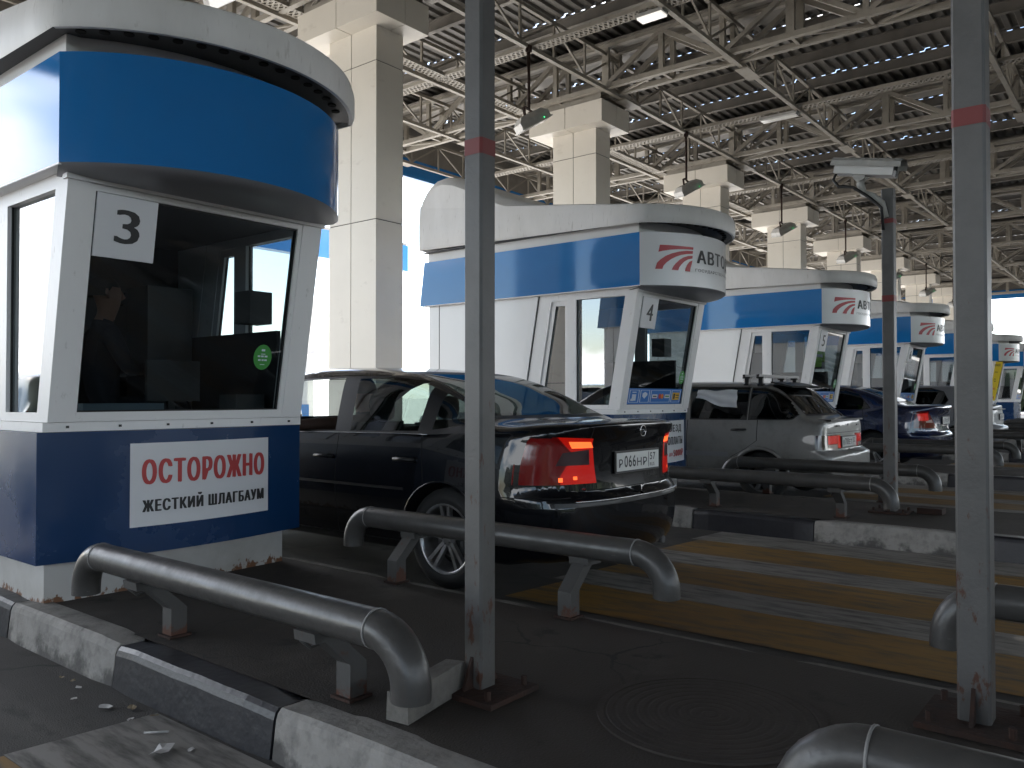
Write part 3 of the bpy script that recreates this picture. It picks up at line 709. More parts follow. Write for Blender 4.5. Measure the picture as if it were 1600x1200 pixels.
    rows = [[(x, y, zb_f(y)) for x, y in outl], [(*ins(p, -.012), zb_f(p[1])+.03) for p in outl], [(*ins(p, -.012), (zb_f(p[1])+zt_(p[1]))/2+.03) for p in outl],
            [(*ins(p, .004), zt_(p[1])-.012) for p in outl], [(*ins(p, .02), zt_(p[1])) for p in outl], [(*ins(p, .30), zt_(p[1])+.035) for p in outl], [(*ins(p, .60), zt_(p[1])+.05) for p in outl], [(xc+(p[0]-xc)*.02, max(p[1], 4.2), zt_(p[1])+.055) for p in outl]]
    g.grid(rows[:4][::-1], sm=True); g.grid(rows[3:][::-1], sm=True)
    g.build('roof', t)
    # rear swoosh
    side_prof = [(4.7, 3.10), (5.15, 3.255), (5.45, 3.33), (5.75, 3.45), (6.0, 3.57), (6.2, 3.67), (6.38, 3.745), (6.54, 3.78), (6.68, 3.765), (6.79, 3.71), (6.86, 3.62), (6.895, 3.5), (6.905, 3.3), (6.905, 3.1), (6.905, 2.93)]
    g = MB().m('roofwhite'); rows = []
    for (y, z) in side_prof:
        r = []
        rz = max(0.0, min(.12, z-3.2)); base = 2.93
        for k in range(-12, 13):
            u = k/12; x = xc+.862*(1 if u > 0 else -1)*min(1, abs(u)*1.0); dz = 0; f = abs(u)
            if f > .75: dz = (1-sqrt(max(0, 1-((f-.75)/.25)**2)))*rz
            r.append((xc+.862*u, y, z-dz))
        rows.append(r)
    g.grid(rows[::-1], sm=True)
    for e in (0, -1):
        a = [rw[e] for rw in rows if rw[e][2] > 3.02]; b = [(p[0], p[1], 3.0) for p in a]
        for k in range(len(a)-1): g.quad(*( (b[k], b[k+1], a[k+1], a[k]) if e else (a[k], a[k+1], b[k+1], b[k])))
    g.build('roof_crest', t)
    # dark underside with a row of vent holes
    g = MB().m('dark_soffit')
    inner2 = arc_pts(xc, .80, .66, 3.86, 36)
    rimz = [(x, y, zb_f(y)+.012) for x, y in rim]
    g.grid([[(*ins((p[0], p[1]), .02), p[2]) for p in rimz], [(x, y, 2.93) for x, y in inner2]], sm=False)
    for sx in (-1, 1):
        g.box(min(xc+sx*.85, xc+sx*.76), max(xc+sx*.85, xc+sx*.76), yc, 6.88, 2.90, 2.905)
    for k in range(1, 17):
        p = rim[2*k]; q = inner2[2*k]; f = .26; x = p[0]+(q[0]-p[0])*f; y = p[1]+(q[1]-p[1])*f; z = (zb_f(y)+.012)+(2.93-zb_f(y)-.012)*f-.006
        g.m('hole'); g.prism([(x+.024*cos(a*pi/5), y+.024*sin(a*pi/5)) for a in range(10)], z-.004, z+.002)
    g.build('roof_soffit', t)
    g = MB().m('white_frame')
    ptsl = [(x, y, zb_f(y)) for x, y in rim]
    g.grid([ptsl, [(*ins((p[0], p[1]), .022), p[2]+.001) for p in ptsl]], sm=False); g.build('roof_lip', t)
    # ---- number plate
    g = MB().m('paper'); d = -.004
    nx0, nx1, nz0, nz1 = gx0+.005, gx0+.31, 1.895, 2.20
    def fq(mb, xa, xb, za, zb2, off): mb.quad((xa, fy(za)+off, za), (xb, fy(za)+off, za), (xb, fy(zb2)+off, zb2), (xa, fy(zb2)+off, zb2))
    mbx = MB().m('paper'); fr_save = fw; fw = mbx; fr(nx0, nx1, nz0, nz1, -.004, .006); npl = mbx.build('number_plate', t); fw = fr_save
    vs, fs = text_fit(num, 0, .115, 0, .165, bold=.0); 
    g = MB().m('print_black'); [g.add([(nx0+.10+x+dx, fy(nz0+.075+z)-.0062-.0002*q, nz0+.075+z) for x, z in vs], fs) for q, dx in enumerate((-.006, -.002, .002, .006))]; g.build('numeral', npl)
    # ---- green round sticker
    g = MB().m('sticker_green'); cx, cz, r = gx1-.14, 1.44, .062
    if n: cx, cz = gx1-.07, 1.42
    g.add([(cx+r*cos(a*pi/12), fy(cz+r*1.2*sin(a*pi/12))+.018, cz+r*1.2*sin(a*pi/12)) for a in range(24)], [tuple(range(24))])
    g.m('sticker_white')
    for (ox, oz, w_, h_) in ((-.012, .035, .024, .012), (-.035, .0, .018, .010), (-.012, 0, .018, .010), (.012, 0, .02, .010), (-.03, -.022, .018, .010), (-.006, -.022, .014, .010), (.012, -.022, .018, .010), (-.014, .016, .03, .004), (-.014, -.045, .03, .004)):
        fq(g, cx+ox, cx+ox+w_, cz+oz, cz+oz+h_, .0165)
    g.build('round_sticker', t)
    # ---- payment icons strip
    if pay:
        g = MB().m('sticker_blue'); za, zb2 = gz0+.004, gz0+.165; fq(g, gx0+.012, gx1-.03, za, zb2, .014)
        W = gx1-.03-gx0-.012; x = gx0+.012
        def R_q(mt, a, b, c, d_, off=.0125): g.m(mt); fq(g, x+a*W, x+b*W, za+c*.161, za+d_*.161, off)
        def box_out(a, b):
            for (p, q, r_, s_) in ((a, b, .10, .125), (a, b, .875, .90), (a, a+.012, .1, .9), (b-.012, b, .1, .9)): R_q('sticker_white', p, q, r_, s_)
        box_out(.02, .19); box_out(.21, .38); box_out(.40, .78); box_out(.80, .98)
        R_q('sticker_white', .07, .14, .22, .62); R_q('sticker_white', .05, .10, .20, .35, .0115); R_q('sticker_white', .07, .14, .72, .78)
        g.add([(x+(.25+.045*k)*W, fy(za+.05+.05*j)+.0115, za+.05+.05*j) for k, j in ((0, .6), (.9, .1), (2, .9), (1.9, 1.2), (1, 1.5), (0, 1.2))], [(0, 1, 2, 3, 4, 5)])
        R_q('paper', .43, .53, .38, .62); R_q('print_black', .445, .515, .46, .54, .0115); R_q('logo_red', .43, .53, .36, .39, .0115)
        for cc, mt in ((.575, 'logo_red'), (.62, 'sticker_orange')):
            g.m(mt); g.add([(x+cc*W+.028*cos(a*pi/8), fy(za+.08+.028*sin(a*pi/8))+(.0115 if mt == 'logo_red' else .0105), za+.08+.028*sin(a*pi/8)) for a in range(16)], [tuple(range(16))])
        R_q('paper', .67, .765, .38, .62); R_q('sticker_green', .68, .755, .46, .54, .0115)
        R_q('sticker_yellow', .825, .96, .25, .75); R_q('print_black', .84, .875, .32, .68, .0115); R_q('print_black', .885, .95, .54, .60, .0115); R_q('print_black', .885, .95, .38, .43, .0115)
        g.build('payment_stickers', t)
    # ---- poster on the base
    if poster:
        def by(x): return 4.29-.10*sin(pi*(x-xc+.77)/1.54)
        px0, px1, pz0, pz1 = poster['box']; px0 += xc; px1 += xc
        g = MB().m('paper'); k = 10; r0_ = [(px0+(px1-px0)*i/k, by(px0+(px1-px0)*i/k)-.004, pz0) for i in range(k+1)]
        g.grid([[(x, y, pz1) for x, y, z in r0_], r0_], sm=True); po = g.build('poster', t)
        for (txt, mt, a, b, c, d_, bold) in poster['lines']:
            vs, fs = text_fit(txt, xc+a, xc+b, c, d_, bold=0, spacing=1.22)
            g = MB().m(mt)
            for q, (dx, dz) in enumerate(((-.055, 0), (-.02, .012), (.02, -.012), (.055, 0))): g.add([(x+dx*(d_-c), by(x)-.0062-.0002*q, z+dz*(d_-c)) for x, z in vs], fs)
            g.build('lettering', po)
    # ---- logo and company name on the curved fascia
    if not front_blue:
        cyy = 3.55+RA
        def onarc(s_, z, off=.004): a = s_/RA; return (xc+(RA+off)*sin(a), cyy-(RA+off)*cos(a), z)
        lx0, lx1, lz0, lz1 = -.80, -.385, 2.425, 2.672
        shapes = [[(132, 738), (338, 742), (337, 757), (290, 758), (240, 761), (190, 767), (150, 775), (123, 782)],
                  [(335, 765), (290, 767), (245, 775), (200, 789), (165, 805), (135, 828), (115, 850), (105, 887), (145, 887), (152, 866), (170, 845), (195, 825), (225, 808), (255, 796), (290, 788), (333, 783)],
                  [(333, 795), (300, 799), (270, 810), (245, 827), (222, 850), (208, 870), (198, 890), (238, 892), (245, 872), (258, 854), (275, 836), (300, 820), (331, 812)],
                  [(331, 824), (310, 834), (296, 852), (287, 870), (280, 893), (314, 895), (318, 872), (325, 850)]]
        g = MB().m('logo_red')
        for sh in shapes:
            pp = [(lx0+(u-105)/233*(lx1-lx0), lz0+(895-v)/157*(lz1-lz0)) for u, v in sh]
            # strip-triangulate: first half forward, second half back
            hfc = len(pp)//2; A = pp[:hfc]; B = pp[hfc:][::-1]
            vs = [onarc(*q) for q in pp]; g.add(vs, [tuple(range(len(vs)))])
        # re-cut each shape into slim quads so that it follows the curve
        g2 = MB().m('logo_red')
        for sh in shapes:
            pp = [(lx0+(u-105)/233*(lx1-lx0), lz0+(895-v)/157*(lz1-lz0)) for u, v in sh]
            bmt = bmesh.new(); fv = [bmt.verts.new((q[0], q[1], 0)) for q in pp]; bmt.faces.new(fv)
            s_ = lx0
            while s_ < lx1:
                s_ += .02; bmesh.ops.bisect_plane(bmt, geom=bmt.verts[:]+bmt.edges[:]+bmt.faces[:], plane_co=(s_, 0, 0), plane_no=(1, 0, 0))
            bmesh.ops.triangulate(bmt, faces=bmt.faces[:]); bmt.verts.index_update()
            g2.add([onarc(v.co.x, v.co.y) for v in bmt.verts], [tuple(v.index for v in f.verts) for f in bmt.faces]); bmt.free()
        lg = g2.build('logo', fr_)
        vs, fs = text_fit('АВТОДОР', -.335, .70, 2.49, 2.645, bold=0, spacing=1.15)
        g = MB().m('print_black')
        for q, (dx, dz) in enumerate(((-.008, .002), (-.003, -.002), (.003, .002), (.008, -.002))): g.add([onarc(x+dx, z+dz, .004+.0002*q) for x, z in vs], fs)
        pass; g.build('lettering', fr_)
        vs, fs = text_fit('ГОСУДАРСТВЕННАЯ КОМПАНИЯ', -.36, .70, 2.425, 2.46, bold=0, spacing=1.1)
        g = MB().m('print_black'); g.add([onarc(x, z) for x, z in vs], fs); g.build('lettering', fr_)
    # ---- tall yellow banner on the rear of the lane side
    if banner:
        g = MB().m('banner'); x_ = xc-.765
        a = [(x_, 4.02, 1.18), (x_, 3.84, 1.18), (x_, 3.60, 2.27), (x_, 3.78, 2.27)]
        g.hexa([(x_, 4.09, 1.10), (x_-.02, 4.09, 1.10), (x_-.02, 4.26, 1.10), (x_, 4.26, 1.10)], [(x_, 3.86, 2.26), (x_-.02, 3.86, 2.26), (x_-.02, 4.05, 2.26), (x_, 4.05, 2.26)])
        bn = g.build('yellow_banner', t)
        g = MB()
        for mt, z, hh, wd in (('print_black', 2.12, .07, .15), ('print_black', 1.92, .05, .08), ('print_black', 1.66, .10, .05), ('print_red', 1.42, .07, .10), ('print_red', 1.16, .07, .12)):
            g.m(mt); yy = 4.18-.2*(z-1.1)/1.16; vs, fs = text_fit('ВНИМАНИЕ' if hh == .07 else ('ОПЛАТА' if hh == .05 else 'С'), 0, wd, 0, hh, bold=.02)
            g.add([(x_-.0215, yy+wd/2-x, z+zz) for x, zz in vs], fs)
        g.build('lettering', bn)
    return t

poster3 = dict(box=(-.35, .50, .525, .962), lines=[('ОСТОРОЖНО', 'print_red', -.285, .46, .745, .875, .02), ('ЖЕСТКИЙ ШЛАГБАУМ', 'print_black', -.285, .46, .60, .68, .015)])
posterN = dict(box=(-.12, .68, .50, .95), lines=[('ПРОЕЗД', 'print_black', -.02, .56, .815, .905, .03), ('БЕЗ ОПЛАТЫ', 'print_black', -.08, .60, .69, .775, .03), ('ШТРАФ ДО', 'print_red', -.08, .28, .565, .605, .05), ('5000Р', 'print_red', .31, .62, .56, .635, .06)])
booth(0, '3', 'toll booth 3, largest and nearest, plain blue curved front and a white warning poster', front_blue=True, poster=poster3, pay=False)
booth(1, '4', 'toll booth 4 with the red road logo, directly behind the black sedan', poster=posterN)
booth(2, '5', 'toll booth 5 with the red road logo, behind the grey hatchback, attendant in hi-vis inside', poster=posterN)
booth(3, '6', 'toll booth 6 just right of the camera post, behind the dark blue car', poster=posterN)
booth(4, '7', 'toll booth 7, mostly hidden by the thick grey post on the right', poster=posterN)
booth(5, '8', 'distant toll booth with a tall yellow banner on its side', poster=posterN, banner=True)
booth(6, '9', 'farthest toll booth, cut off by the right edge', poster=posterN)

# ================================================================== PIPE GUARDS, POSTS
def guard(sx):
    """pipe guard at the -X (sx=-1) or +X edge of island 0, first pair"""
    x = 1.72 if sx < 0 else 3.30; xl = 1.86 if sx < 0 else 3.16; zc = .488; r = .061; ya, yb = 1.92, 3.73; er = .155
    t = thing('pipe_guard', '', 'guard rail', (xl, 2.8, KZ), 'grey pipe guard rails with bent-down ends along the islands')
    pts = []
    for k in range(9): a = pi/2*k/8; pts.append((x, ya-er*cos(a), zc-er+er*sin(a)))
    pts = [(x, ya-er, zc-er-.03)]+pts
    other = [(x, yb+er*sin(pi/2*k/8), zc-er+er*cos(pi/2*k/8)) for k in range(9)]+[(x, yb+er, zc-er-.03)]
    mid = [(x, ya+(yb-ya)*k/6, zc) for k in range(1, 6)]
    g = MB().m('pipe'); g.tube(pts+mid+other, r, 24, caps=False)
    g.m('hole'); g.tube([(x, ya-er, zc-er-.03), (x, ya-er, zc-er+.02)], r-.004, 20); g.tube([(x, yb+er, zc-er-.03), (x, yb+er, zc-er+.02)], r-.004, 20)
    g.build('pipe', t)
    for y in (ya-.005, yb+.005):
        g = MB().m('weld'); g.tube([(x, y-.003, zc), (x, y+.003, zc)], r+.0025, 24, caps=True); g.build('weld_seam', t)
    for y in (2.20, 3.36):
        g = MB().m('leg'); w_ = .036; zk = .30
        xs = xl; xt = x-sx*-.0
        g.hexa([(xs-w_, y-w_, KZ), (xs+w_, y-w_, KZ), (xs+w_, y+w_, KZ), (xs-w_, y+w_, KZ)], [(xs-w_, y-w_, zk), (xs+w_, y-w_, zk), (xs+w_, y+w_, zk), (xs-w_, y+w_, zk)])
        g.hexa([(xs-w_, y-w_, zk), (xs+w_, y-w_, zk), (xs+w_, y+w_, zk), (xs-w_, y+w_, zk)], [(x-w_, y-w_, zc-r+.005), (x+w_, y-w_, zc-r+.005), (x+w_, y+w_, zc-r+.005), (x-w_, y+w_, zc-r+.005)])
        g.hexa([(x-.055, y-.055, zc-r-.02), (x+.055, y-.055, zc-r-.02), (x+.055, y+.055, zc-r-.02), (x-.055, y+.055, zc-r-.02)], [(x-.06, y-.055, zc-r+.014), (x+.06, y-.055, zc-r+.014), (x+.06, y+.055, zc-r+.014), (x-.06, y+.055, zc-r+.014)])
        g.tube([(x-.05, y+.03, zc-r-.02), (x+.01*sx, y+.03, zc-r-.055), (x+.06*-sx, y+.035, zc-r-.045)], .006, 6)
        l_ = g.build('leg', t); fix_normals(l_)
        g = MB().m('rust'); g.box(xs-.05, xs+.05, y-.05, y+.05, KZ-.004, KZ+.006); g.build('foot_plate', l_)
    return t
gn = guard(-1); gf = guard(1)
gn['label'] = 'grey pipe guard rail in the foreground, in front of booth 3'; gf['label'] = 'grey pipe guard rail before the rear wheel of the black sedan'
copy_tree(gn, (0, -3.27, 0), label='grey pipe guard rail cut off by the bottom right corner'); copy_tree(gf, (0, -3.25, 0), label='grey pipe guard rail emerging right of the thick post on the right edge')
isl = {1: 'of booth 4', 2: 'of booth 5', 3: 'of booth 6', 4: 'of booth 7', 5: 'of booth 8'}
for n in range(1, 6):
    a = 'on the camera-post island' if n == 1 else 'on the island '+isl[n]
    copy_tree(gn, (P*n+.08, .0, 0), label='near grey pipe guard rail on the island '+isl[n]+', in front of the booth'); copy_tree(gf, (P*n+.08, 0, 0), label='rear grey pipe guard rail on the island '+isl[n]+', by the car lane beyond')
    if n > 1 or 1:
        copy_tree(gn, (P*n+.08, -3.21, 0), label='nearer guard rail, approach side, island '+isl[n]); copy_tree(gf, (P*n+.08, -3.25, 0), label='rear guard rail, approach side, island '+isl[n])

def post(x, y, h, label, plate_rot=0, w_=.045, tape=2.08, tape2=None, camera=None, rustplate=(.16, .13)):
    t = thing('steel_post', label, 'post', (x, y, KZ), 'square grey steel posts with a red tape band')
    g = MB().m('post'); b = .008
    g.prism([(x-w_+b, y-w_), (x+w_-b, y-w_), (x+w_, y-w_+b), (x+w_, y+w_-b), (x+w_-b, y+w_), (x-w_+b, y+w_), (x-w_, y+w_-b), (x-w_, y-w_+b)], KZ, h)
    g.build('shaft', t)
    g = MB().m('red_tape'); q = w_+.0015
    g.prism([(x-q+b, y-q), (x+q-b, y-q), (x+q, y-q+b), (x+q, y+q-b), (x+q-b, y+q), (x-q+b, y+q), (x-q, y+q-b), (x-q, y-q+b)], tape-.028, tape+.028, cap=False)
    g.build('tape_band', t)
    if tape2:
        g = MB().m('red_tape'); q = w_+.003
        g.prism([(x-q, y-q), (x+q, y-q), (x+q, y+q), (x-q, y+q)], tape2-.02, tape2+.02, cap=False); g.build('tape_band', t)
    g = MB().m('rust'); a, c = rustplate; g.box(x-c, x+c, y-a, y+a, KZ-.004, KZ+.014)
    g.hexa([(x-w_-.05, y-.006, KZ+.014), (x+w_+.05, y-.006, KZ+.014), (x+w_+.05, y+.006, KZ+.014), (x-w_-.05, y+.006, KZ+.014)], [(x-w_-.002, y-.006, KZ+.12), (x+w_+.002, y-.006, KZ+.12), (x+w_+.002, y+.006, KZ+.12), (x-w_-.002, y+.006, KZ+.12)])
    for sx in (-1, 1):
        for sy in (-1, 1): g.tube([(x+sx*c*.75, y+sy*a*.75, KZ+.01), (x+sx*c*.75, y+sy*a*.75, KZ+.045)], .011, 6, sm=False)
    g.build('base_plate', t)
    return t
post(2.185, 1.90, 3.05, 'grey steel post with a red tape band standing in front of the black sedan', w_=.041)
post(2.93, .485, 3.05, 'thick-looking grey steel post nearest the right edge, red tape band high up', w_=.047, rustplate=(.15, .15))
pp = post(7.81, 1.95, 3.06, 'slim grey steel post that carries the surveillance camera', tape2=2.77, w_=.05)
g = MB().m('rust'); g.box(7.86, 8.02, 1.55, 1.75, KZ, KZ+.05); g.build('steel_block', origin=(7.94, 1.65, KZ), label='rusty flat steel block beside the foot of the camera post', category='steel block')
post(13.1, 1.95, 3.06, 'grey steel post behind the camera post, on the next island') if 0 else None
# surveillance camera on its bracket
t = thing('surveillance_camera', 'white box surveillance camera on a curved bracket at the top of the slim post', 'camera', (7.8, 1.98, 2.9))
g = MB().m('lampbody')
g.tube([(7.76, 1.965, 2.80), (7.74, 1.99, 2.93), (7.73, 2.06, 3.00), (7.73, 2.14, 3.04), (7.73, 2.165, 3.12), (7.73, 2.165, 3.19)], .032, 12)
g.m('black'); g.tube([(7.70, 1.965, 2.68), (7.69, 1.98, 2.88), (7.69, 2.06, 2.965), (7.69, 2.12, 3.02), (7.69, 2.22, 3.10), (7.70, 2.35, 3.13), (7.71, 2.40, 3.20), (7.72, 2.36, 3.28), (7.73, 2.30, 3.27)], .014, 8)
g.build('bracket', t)
g = MB().m('lampbody'); g.tube([(7.68, 2.165, 3.20), (7.78, 2.165, 3.20)], .055, 16, sm=False); g.build('joint', t)
c0_, c1_ = Vector((7.74, 2.37, 3.32)), Vector((7.72, 1.86, 3.215)); dd = (c1_-c0_).normalized(); xx = dd.cross(Vector((0, 0, 1))).normalized(); uu = xx.cross(dd)
def ring(c, w_, h0, h1):
    w_ *= 1.35; h0 *= 1.5; h1 *= 1.1
    return [c-xx*w_-uu*h0, c+xx*w_-uu*h0, c+xx*w_*1.0+uu*h1*.3, c+xx*w_*.75+uu*h1, c-xx*w_*.75+uu*h1, c-xx*w_+uu*h1*.3]
g = MB().m('white'); g.grid([ring(c0_, .055, .045, .05), ring(c1_, .058, .05, .05)], sm=False, closed=True); g.add(ring(c0_, .055, .045, .05), [(0, 1, 2, 3, 4, 5)]); g.m('screen'); g.add([p-dd*.012 for p in ring(c1_, .055, .045, .045)], [(0, 1, 2, 3, 4, 5)])
fix_normals(g.build('housing', t))
g = MB().m('lampbody'); s0_, s1_ = c0_-dd*.03, c1_+dd*.06
def roofring(c): return [c-xx*.10+uu*.00, c-xx*.097+uu*.045, c-xx*.06+uu*.075, c+xx*.06+uu*.075, c+xx*.097+uu*.045, c+xx*.10+uu*.00]
g.grid([roofring(s0_), roofring(s1_)], sm=False); g.grid([[p*1.0-uu*.004 for p in roofring(s0_)], [p-uu*.004 for p in roofring(s1_)]], sm=False); g.build('sun_shield', t)

# ---- manhole, block, litter
g = MB().m('iron'); c = (2.47, 1.17, KZ-.005); R0 = .33
prof = [(0, R0+.03), (.0065, R0+.03), (.0065, R0+.008), (.004, R0+.004), (.004, R0), (.0065, R0-.003)]
r_ = R0-.02
while r_ > .03: prof += [(.0065, r_), (.0048, r_-.006), (.0048, r_-.011), (.0065, r_-.017)]; r_ -= .034
prof += [(.0065, .001)]
g.lathe(prof, 'z', c, 64, sm=False); fix_normals(g.build('manhole_cover', origin=c, label='round ribbed cast iron manhole cover on the dark island between the posts', category='manhole cover'))
g = MB().m('concrete'); g.hexa([(1.80, 1.86, KZ), (2.14, 1.93, KZ), (2.13, 2.02, KZ), (1.79, 1.95, KZ)], [(1.80, 1.865, .275), (2.14, 1.935, .28), (2.13, 2.01, .275), (1.79, 1.945, .27)])
g.build('concrete_block', origin=(1.97, 1.94, KZ), label='small rough concrete block between the foreground guard rail and the post', category='concrete block')
def scrap(x, y, z, r, name, label, mt, cat, ln=1.5, seed=0, lift=.02, group=None):
    rd = random.Random(seed); n = 9; pts = []; a0 = rd.uniform(0, pi)
    for k in range(n):
        a = 2*pi*k/n; rr = r*rd.uniform(.75, 1.15); px, py = rr*ln*cos(a), rr*sin(a)
        pts.append((x+px*cos(a0)-py*sin(a0), y+px*sin(a0)+py*cos(a0), z+.003+lift*rd.uniform(0, 1)))
    g = MB().m(mt); g.add([(x, y, z+lift*.8)]+pts, [(0, k+1, (k+1) % n+1) for k in range(n)])
    o = g.build(name, origin=(x, y, z), label=label, category=cat)
    if group: o['group'] = group
scrap(1.43, 2.66, .004, .038, 'paper_scrap', 'crumpled white paper scrap on the road below the black kerb', 'litter', 'litter', seed=3)
leaf = [(1.50, 3.22, .022), (1.56, 3.13, .016), (1.53, 3.52, .013), (1.55, 3.62, .012), (1.50, 3.02, .010), (1.57, 2.98, .012), (1.50, 2.60, .011), (1.54, 3.70, .010), (1.46, 3.40, .012)]
for k, (x, y, r) in enumerate(leaf):
    scrap(x, y, .004, r, 'debris_flake', 'small pale flakes of debris on the road along the foot of the kerb', 'litter' if k % 2 == 0 else 'leafdry', 'debris', seed=10+k, lift=.006, group='flakes of debris along the kerb')
g = MB().m('litter'); g.tube([(1.47, 2.86, .009), (1.53, 2.80, .010)], .004, 5); g.build('paper_stick', origin=(1.5, 2.83, .004), label='thin white stick lying on the road by the black kerb', category='litter')

# ================================================================== CARS
def interp(keys, x):
    """monotone cubic through (x, y) keys"""
    n = len(keys)
    if x <= keys[0][0]: return keys[0][1]
    if x >= keys[-1][0]: return keys[-1][1]
    d = [(keys[i+1][1]-keys[i][1])/(keys[i+1][0]-keys[i][0]) for i in range(n-1)]
    mm = [d[0]]+[0 if d[i-1]*d[i] <= 0 else 2*d[i-1]*d[i]/(d[i-1]+d[i]) for i in range(1, n-1)]+[d[-1]]
    for i in range(n-1):
        if x <= keys[i+1][0]:
            h = keys[i+1][0]-keys[i][0]; t = (x-keys[i][0])/h
            return (2*t**3-3*t*t+1)*keys[i][1]+(t**3-2*t*t+t)*h*mm[i]+(-2*t**3+3*t*t)*keys[i+1][1]+(t**3-t*t)*h*mm[i+1]
def sstep(a, b, x):
    t = max(0, min(1, (x-a)/(b-a))); return t*t*(3-2*t)
UPC = [(0, (1, 0)), (.16, (.965, .2)), (.36, (.905, .5)), (.52, (.84, .78)), (.60, (.785, .895)), (.68, (.69, .955)), (.8, (.46, .985)), (.9, (.23, .997)), (1, (0, 1))]
UPH = [(0, (1, 0)), (.16, (.985, .35)), (.30, (.955, .62)), (.45, (.89, .80)), (.6, (.76, .90)), (.75, (.52, .965)), (.9, (.22, .995)), (1, (0, 1))]
UCX = [(t, p[0]) for t, p in UPC]; UCZ = [(t, p[1]) for t, p in UPC]; UHX = [(t, p[0]) for t, p in UPH]; UHZ = [(t, p[1]) for t, p in UPH]
LOW = [(0, .90), (.08, .955), (.3, .985), (.55, 1.0), (.8, .985), (1, .955)]
NL, NU = 13, 20
def inpoly(p, poly):
    x, y = p; c = False; n = len(poly)
    for i in range(n):
        x1, y1 = poly[i]; x2, y2 = poly[(i+1) % n]
        if (y1 > y) != (y2 > y) and x < (x2-x1)*(y-y1)/(y2-y1)+x1: c = not c
    return c
def grow(poly, d):
    n = len(poly); A = sum(poly[i][0]*poly[(i+1) % n][1]-poly[(i+1) % n][0]*poly[i][1] for i in range(n)); sg = 1 if A > 0 else -1; out_ = []
    for i in range(n):
        p0, p1, p2 = Vector(poly[i-1]), Vector(poly[i]), Vector(poly[(i+1) % n])
        a = (p1-p0).normalized(); b = (p2-p1).normalized(); na = Vector((a.y, -a.x))*sg; nb = Vector((b.y, -b.x))*sg
        k = (na+nb); k = k/max(.35, 1+na.dot(nb)); q = p1+k*d; out_.append((q.x, q.y))
    return out_
def car(spec, xc, yr, paint, label, name='car', glassm='carglass', group='cars waiting at the booths', lit=True, plate=None, extras=None):
    Lc = spec['L']; t = thing(name, label, spec.get('cat', 'car'), (xc, yr+Lc/2, 0), group)
    top, belt, Wk, sill = spec['top'], spec['belt'], spec['W'], spec.get('sill', .21)
    rf, rr = spec.get('rf', .30), spec.get('rr', .17)
    def section(l):
        zt, zb, W = interp(top, l), interp(belt, l), interp(Wk, l); zs = sill+interp([(0, .06), (.5, .0), (Lc-.6, .0), (Lc, .04)], l)
        pts = [(0, zs-.03), (W*.5, zs-.03), (W*.84, zs-.02)]
        for k in range(NL+1):
            u = k/NL; z = zs+(zb-zs)*u; pts.append((W*interp(LOW, u), z))
        h = zt-zb; f = sstep(.13, .30, h); wb = W*.955
        for k in range(1, NU+1):
            u = k/NU; px = interp(UCX, u)*f+interp(UHX, u)*(1-f); pz = interp(UCZ, u)*f+interp(UHZ, u)*(1-f)
            pts.append((wb*px, zb+h*pz))
        return pts
    e_r, e_f, bow_r, bow_f = spec['er'], spec['ef'], spec.get('bowr', .12), spec.get('bowf', .22)
    def place(l, s_, z, Wm):
        wr = 1-sstep(0, .75, l); wf = 1-sstep(0, .8, Lc-l)
        return (xc+s_, yr+l+(interp(e_r, z)+bow_r*abs(s_/Wm)**3)*wr-(interp(e_f, z)+bow_f*(s_/Wm)**2)*wf, z)
    rows = []
    def cap(l0, r, front):
        base = section(l0); out_ = []; zc = .6; Wm = max(p[0] for p in base)
        def push(pts, l): out_.append([place(l, p[0], p[1], Wm) for p in pts])
        nphi = 7
        ins_pts = base
        for k in range(1, nphi+1):
            ph = pi/2*k/nphi; dl = r*sin(ph); ins = r*(1-cos(ph)); kx = 1-ins*.8/Wm; zi = ins*.16
            ins_pts = [(p[0]*kx, p[1]-zi*max(0, min(1, (p[1]-.75)*5))+zi*max(0, min(1, (.4-p[1])*5))) for p in base]
            push(ins_pts, l0+dl if front else l0-dl)
        for k in (.9, .8, .7, .6, .5, .4, .3, .2, .1, .02):
            push([(p[0]*k, zc+(p[1]-zc)*k) for p in ins_pts], l0+r if front else l0-r)
        return out_
    ls = []; l = rr
    while l < Lc-rf-.001: ls.append(l); l += .05
    ls.append(Lc-rf); Wm = max(v for _, v in Wk)
    rearc = cap(rr, rr, False)[::-1]; frontc = cap(Lc-rf, rf, True)
    rows = rearc+[[place(l, p[0], p[1], Wm) for p in section(l)] for l in ls]+frontc
    bm = bmesh.new(); V = []
    for r in rows:
        left = [(2*xc-p[0], p[1], p[2]) for p in r[1:-1]]      # mirrored
        loop = r+left[::-1]; V.append([bm.verts.new(p) for p in loop])
    nn = len(V[0])
    for i in range(len(V)-1):
        for k in range(nn): bm.faces.new((V[i][k], V[i][(k+1) % nn], V[i+1][(k+1) % nn], V[i+1][k]))
    bmesh.ops.remove_doubles(bm, verts=bm.verts[:], dist=.0005)
    bmesh.ops.recalc_face_normals(bm, faces=bm.faces[:])
    lay = bm.faces.layers.int.new('rid'); bm.normal_update()
    def sel_side(sgn, l0=0, l1=99, nx=.35, zmin=0):
        return lambda f, c: (c.x-xc)*sgn > .3 and f.normal.x*sgn > nx and l0 <= c.y-yr <= l1 and c.z > zmin
    def sel_rear(l0, l1, nymax=.05, sgn=0): return lambda f, c: l0 <= c.y-yr <= l1 and f.normal.y < nymax and (sgn == 0 or (c.x-xc)*sgn > 0)
    def sel_front(l0, l1): return lambda f, c: l0 <= c.y-yr <= l1 and f.normal.y > -.05
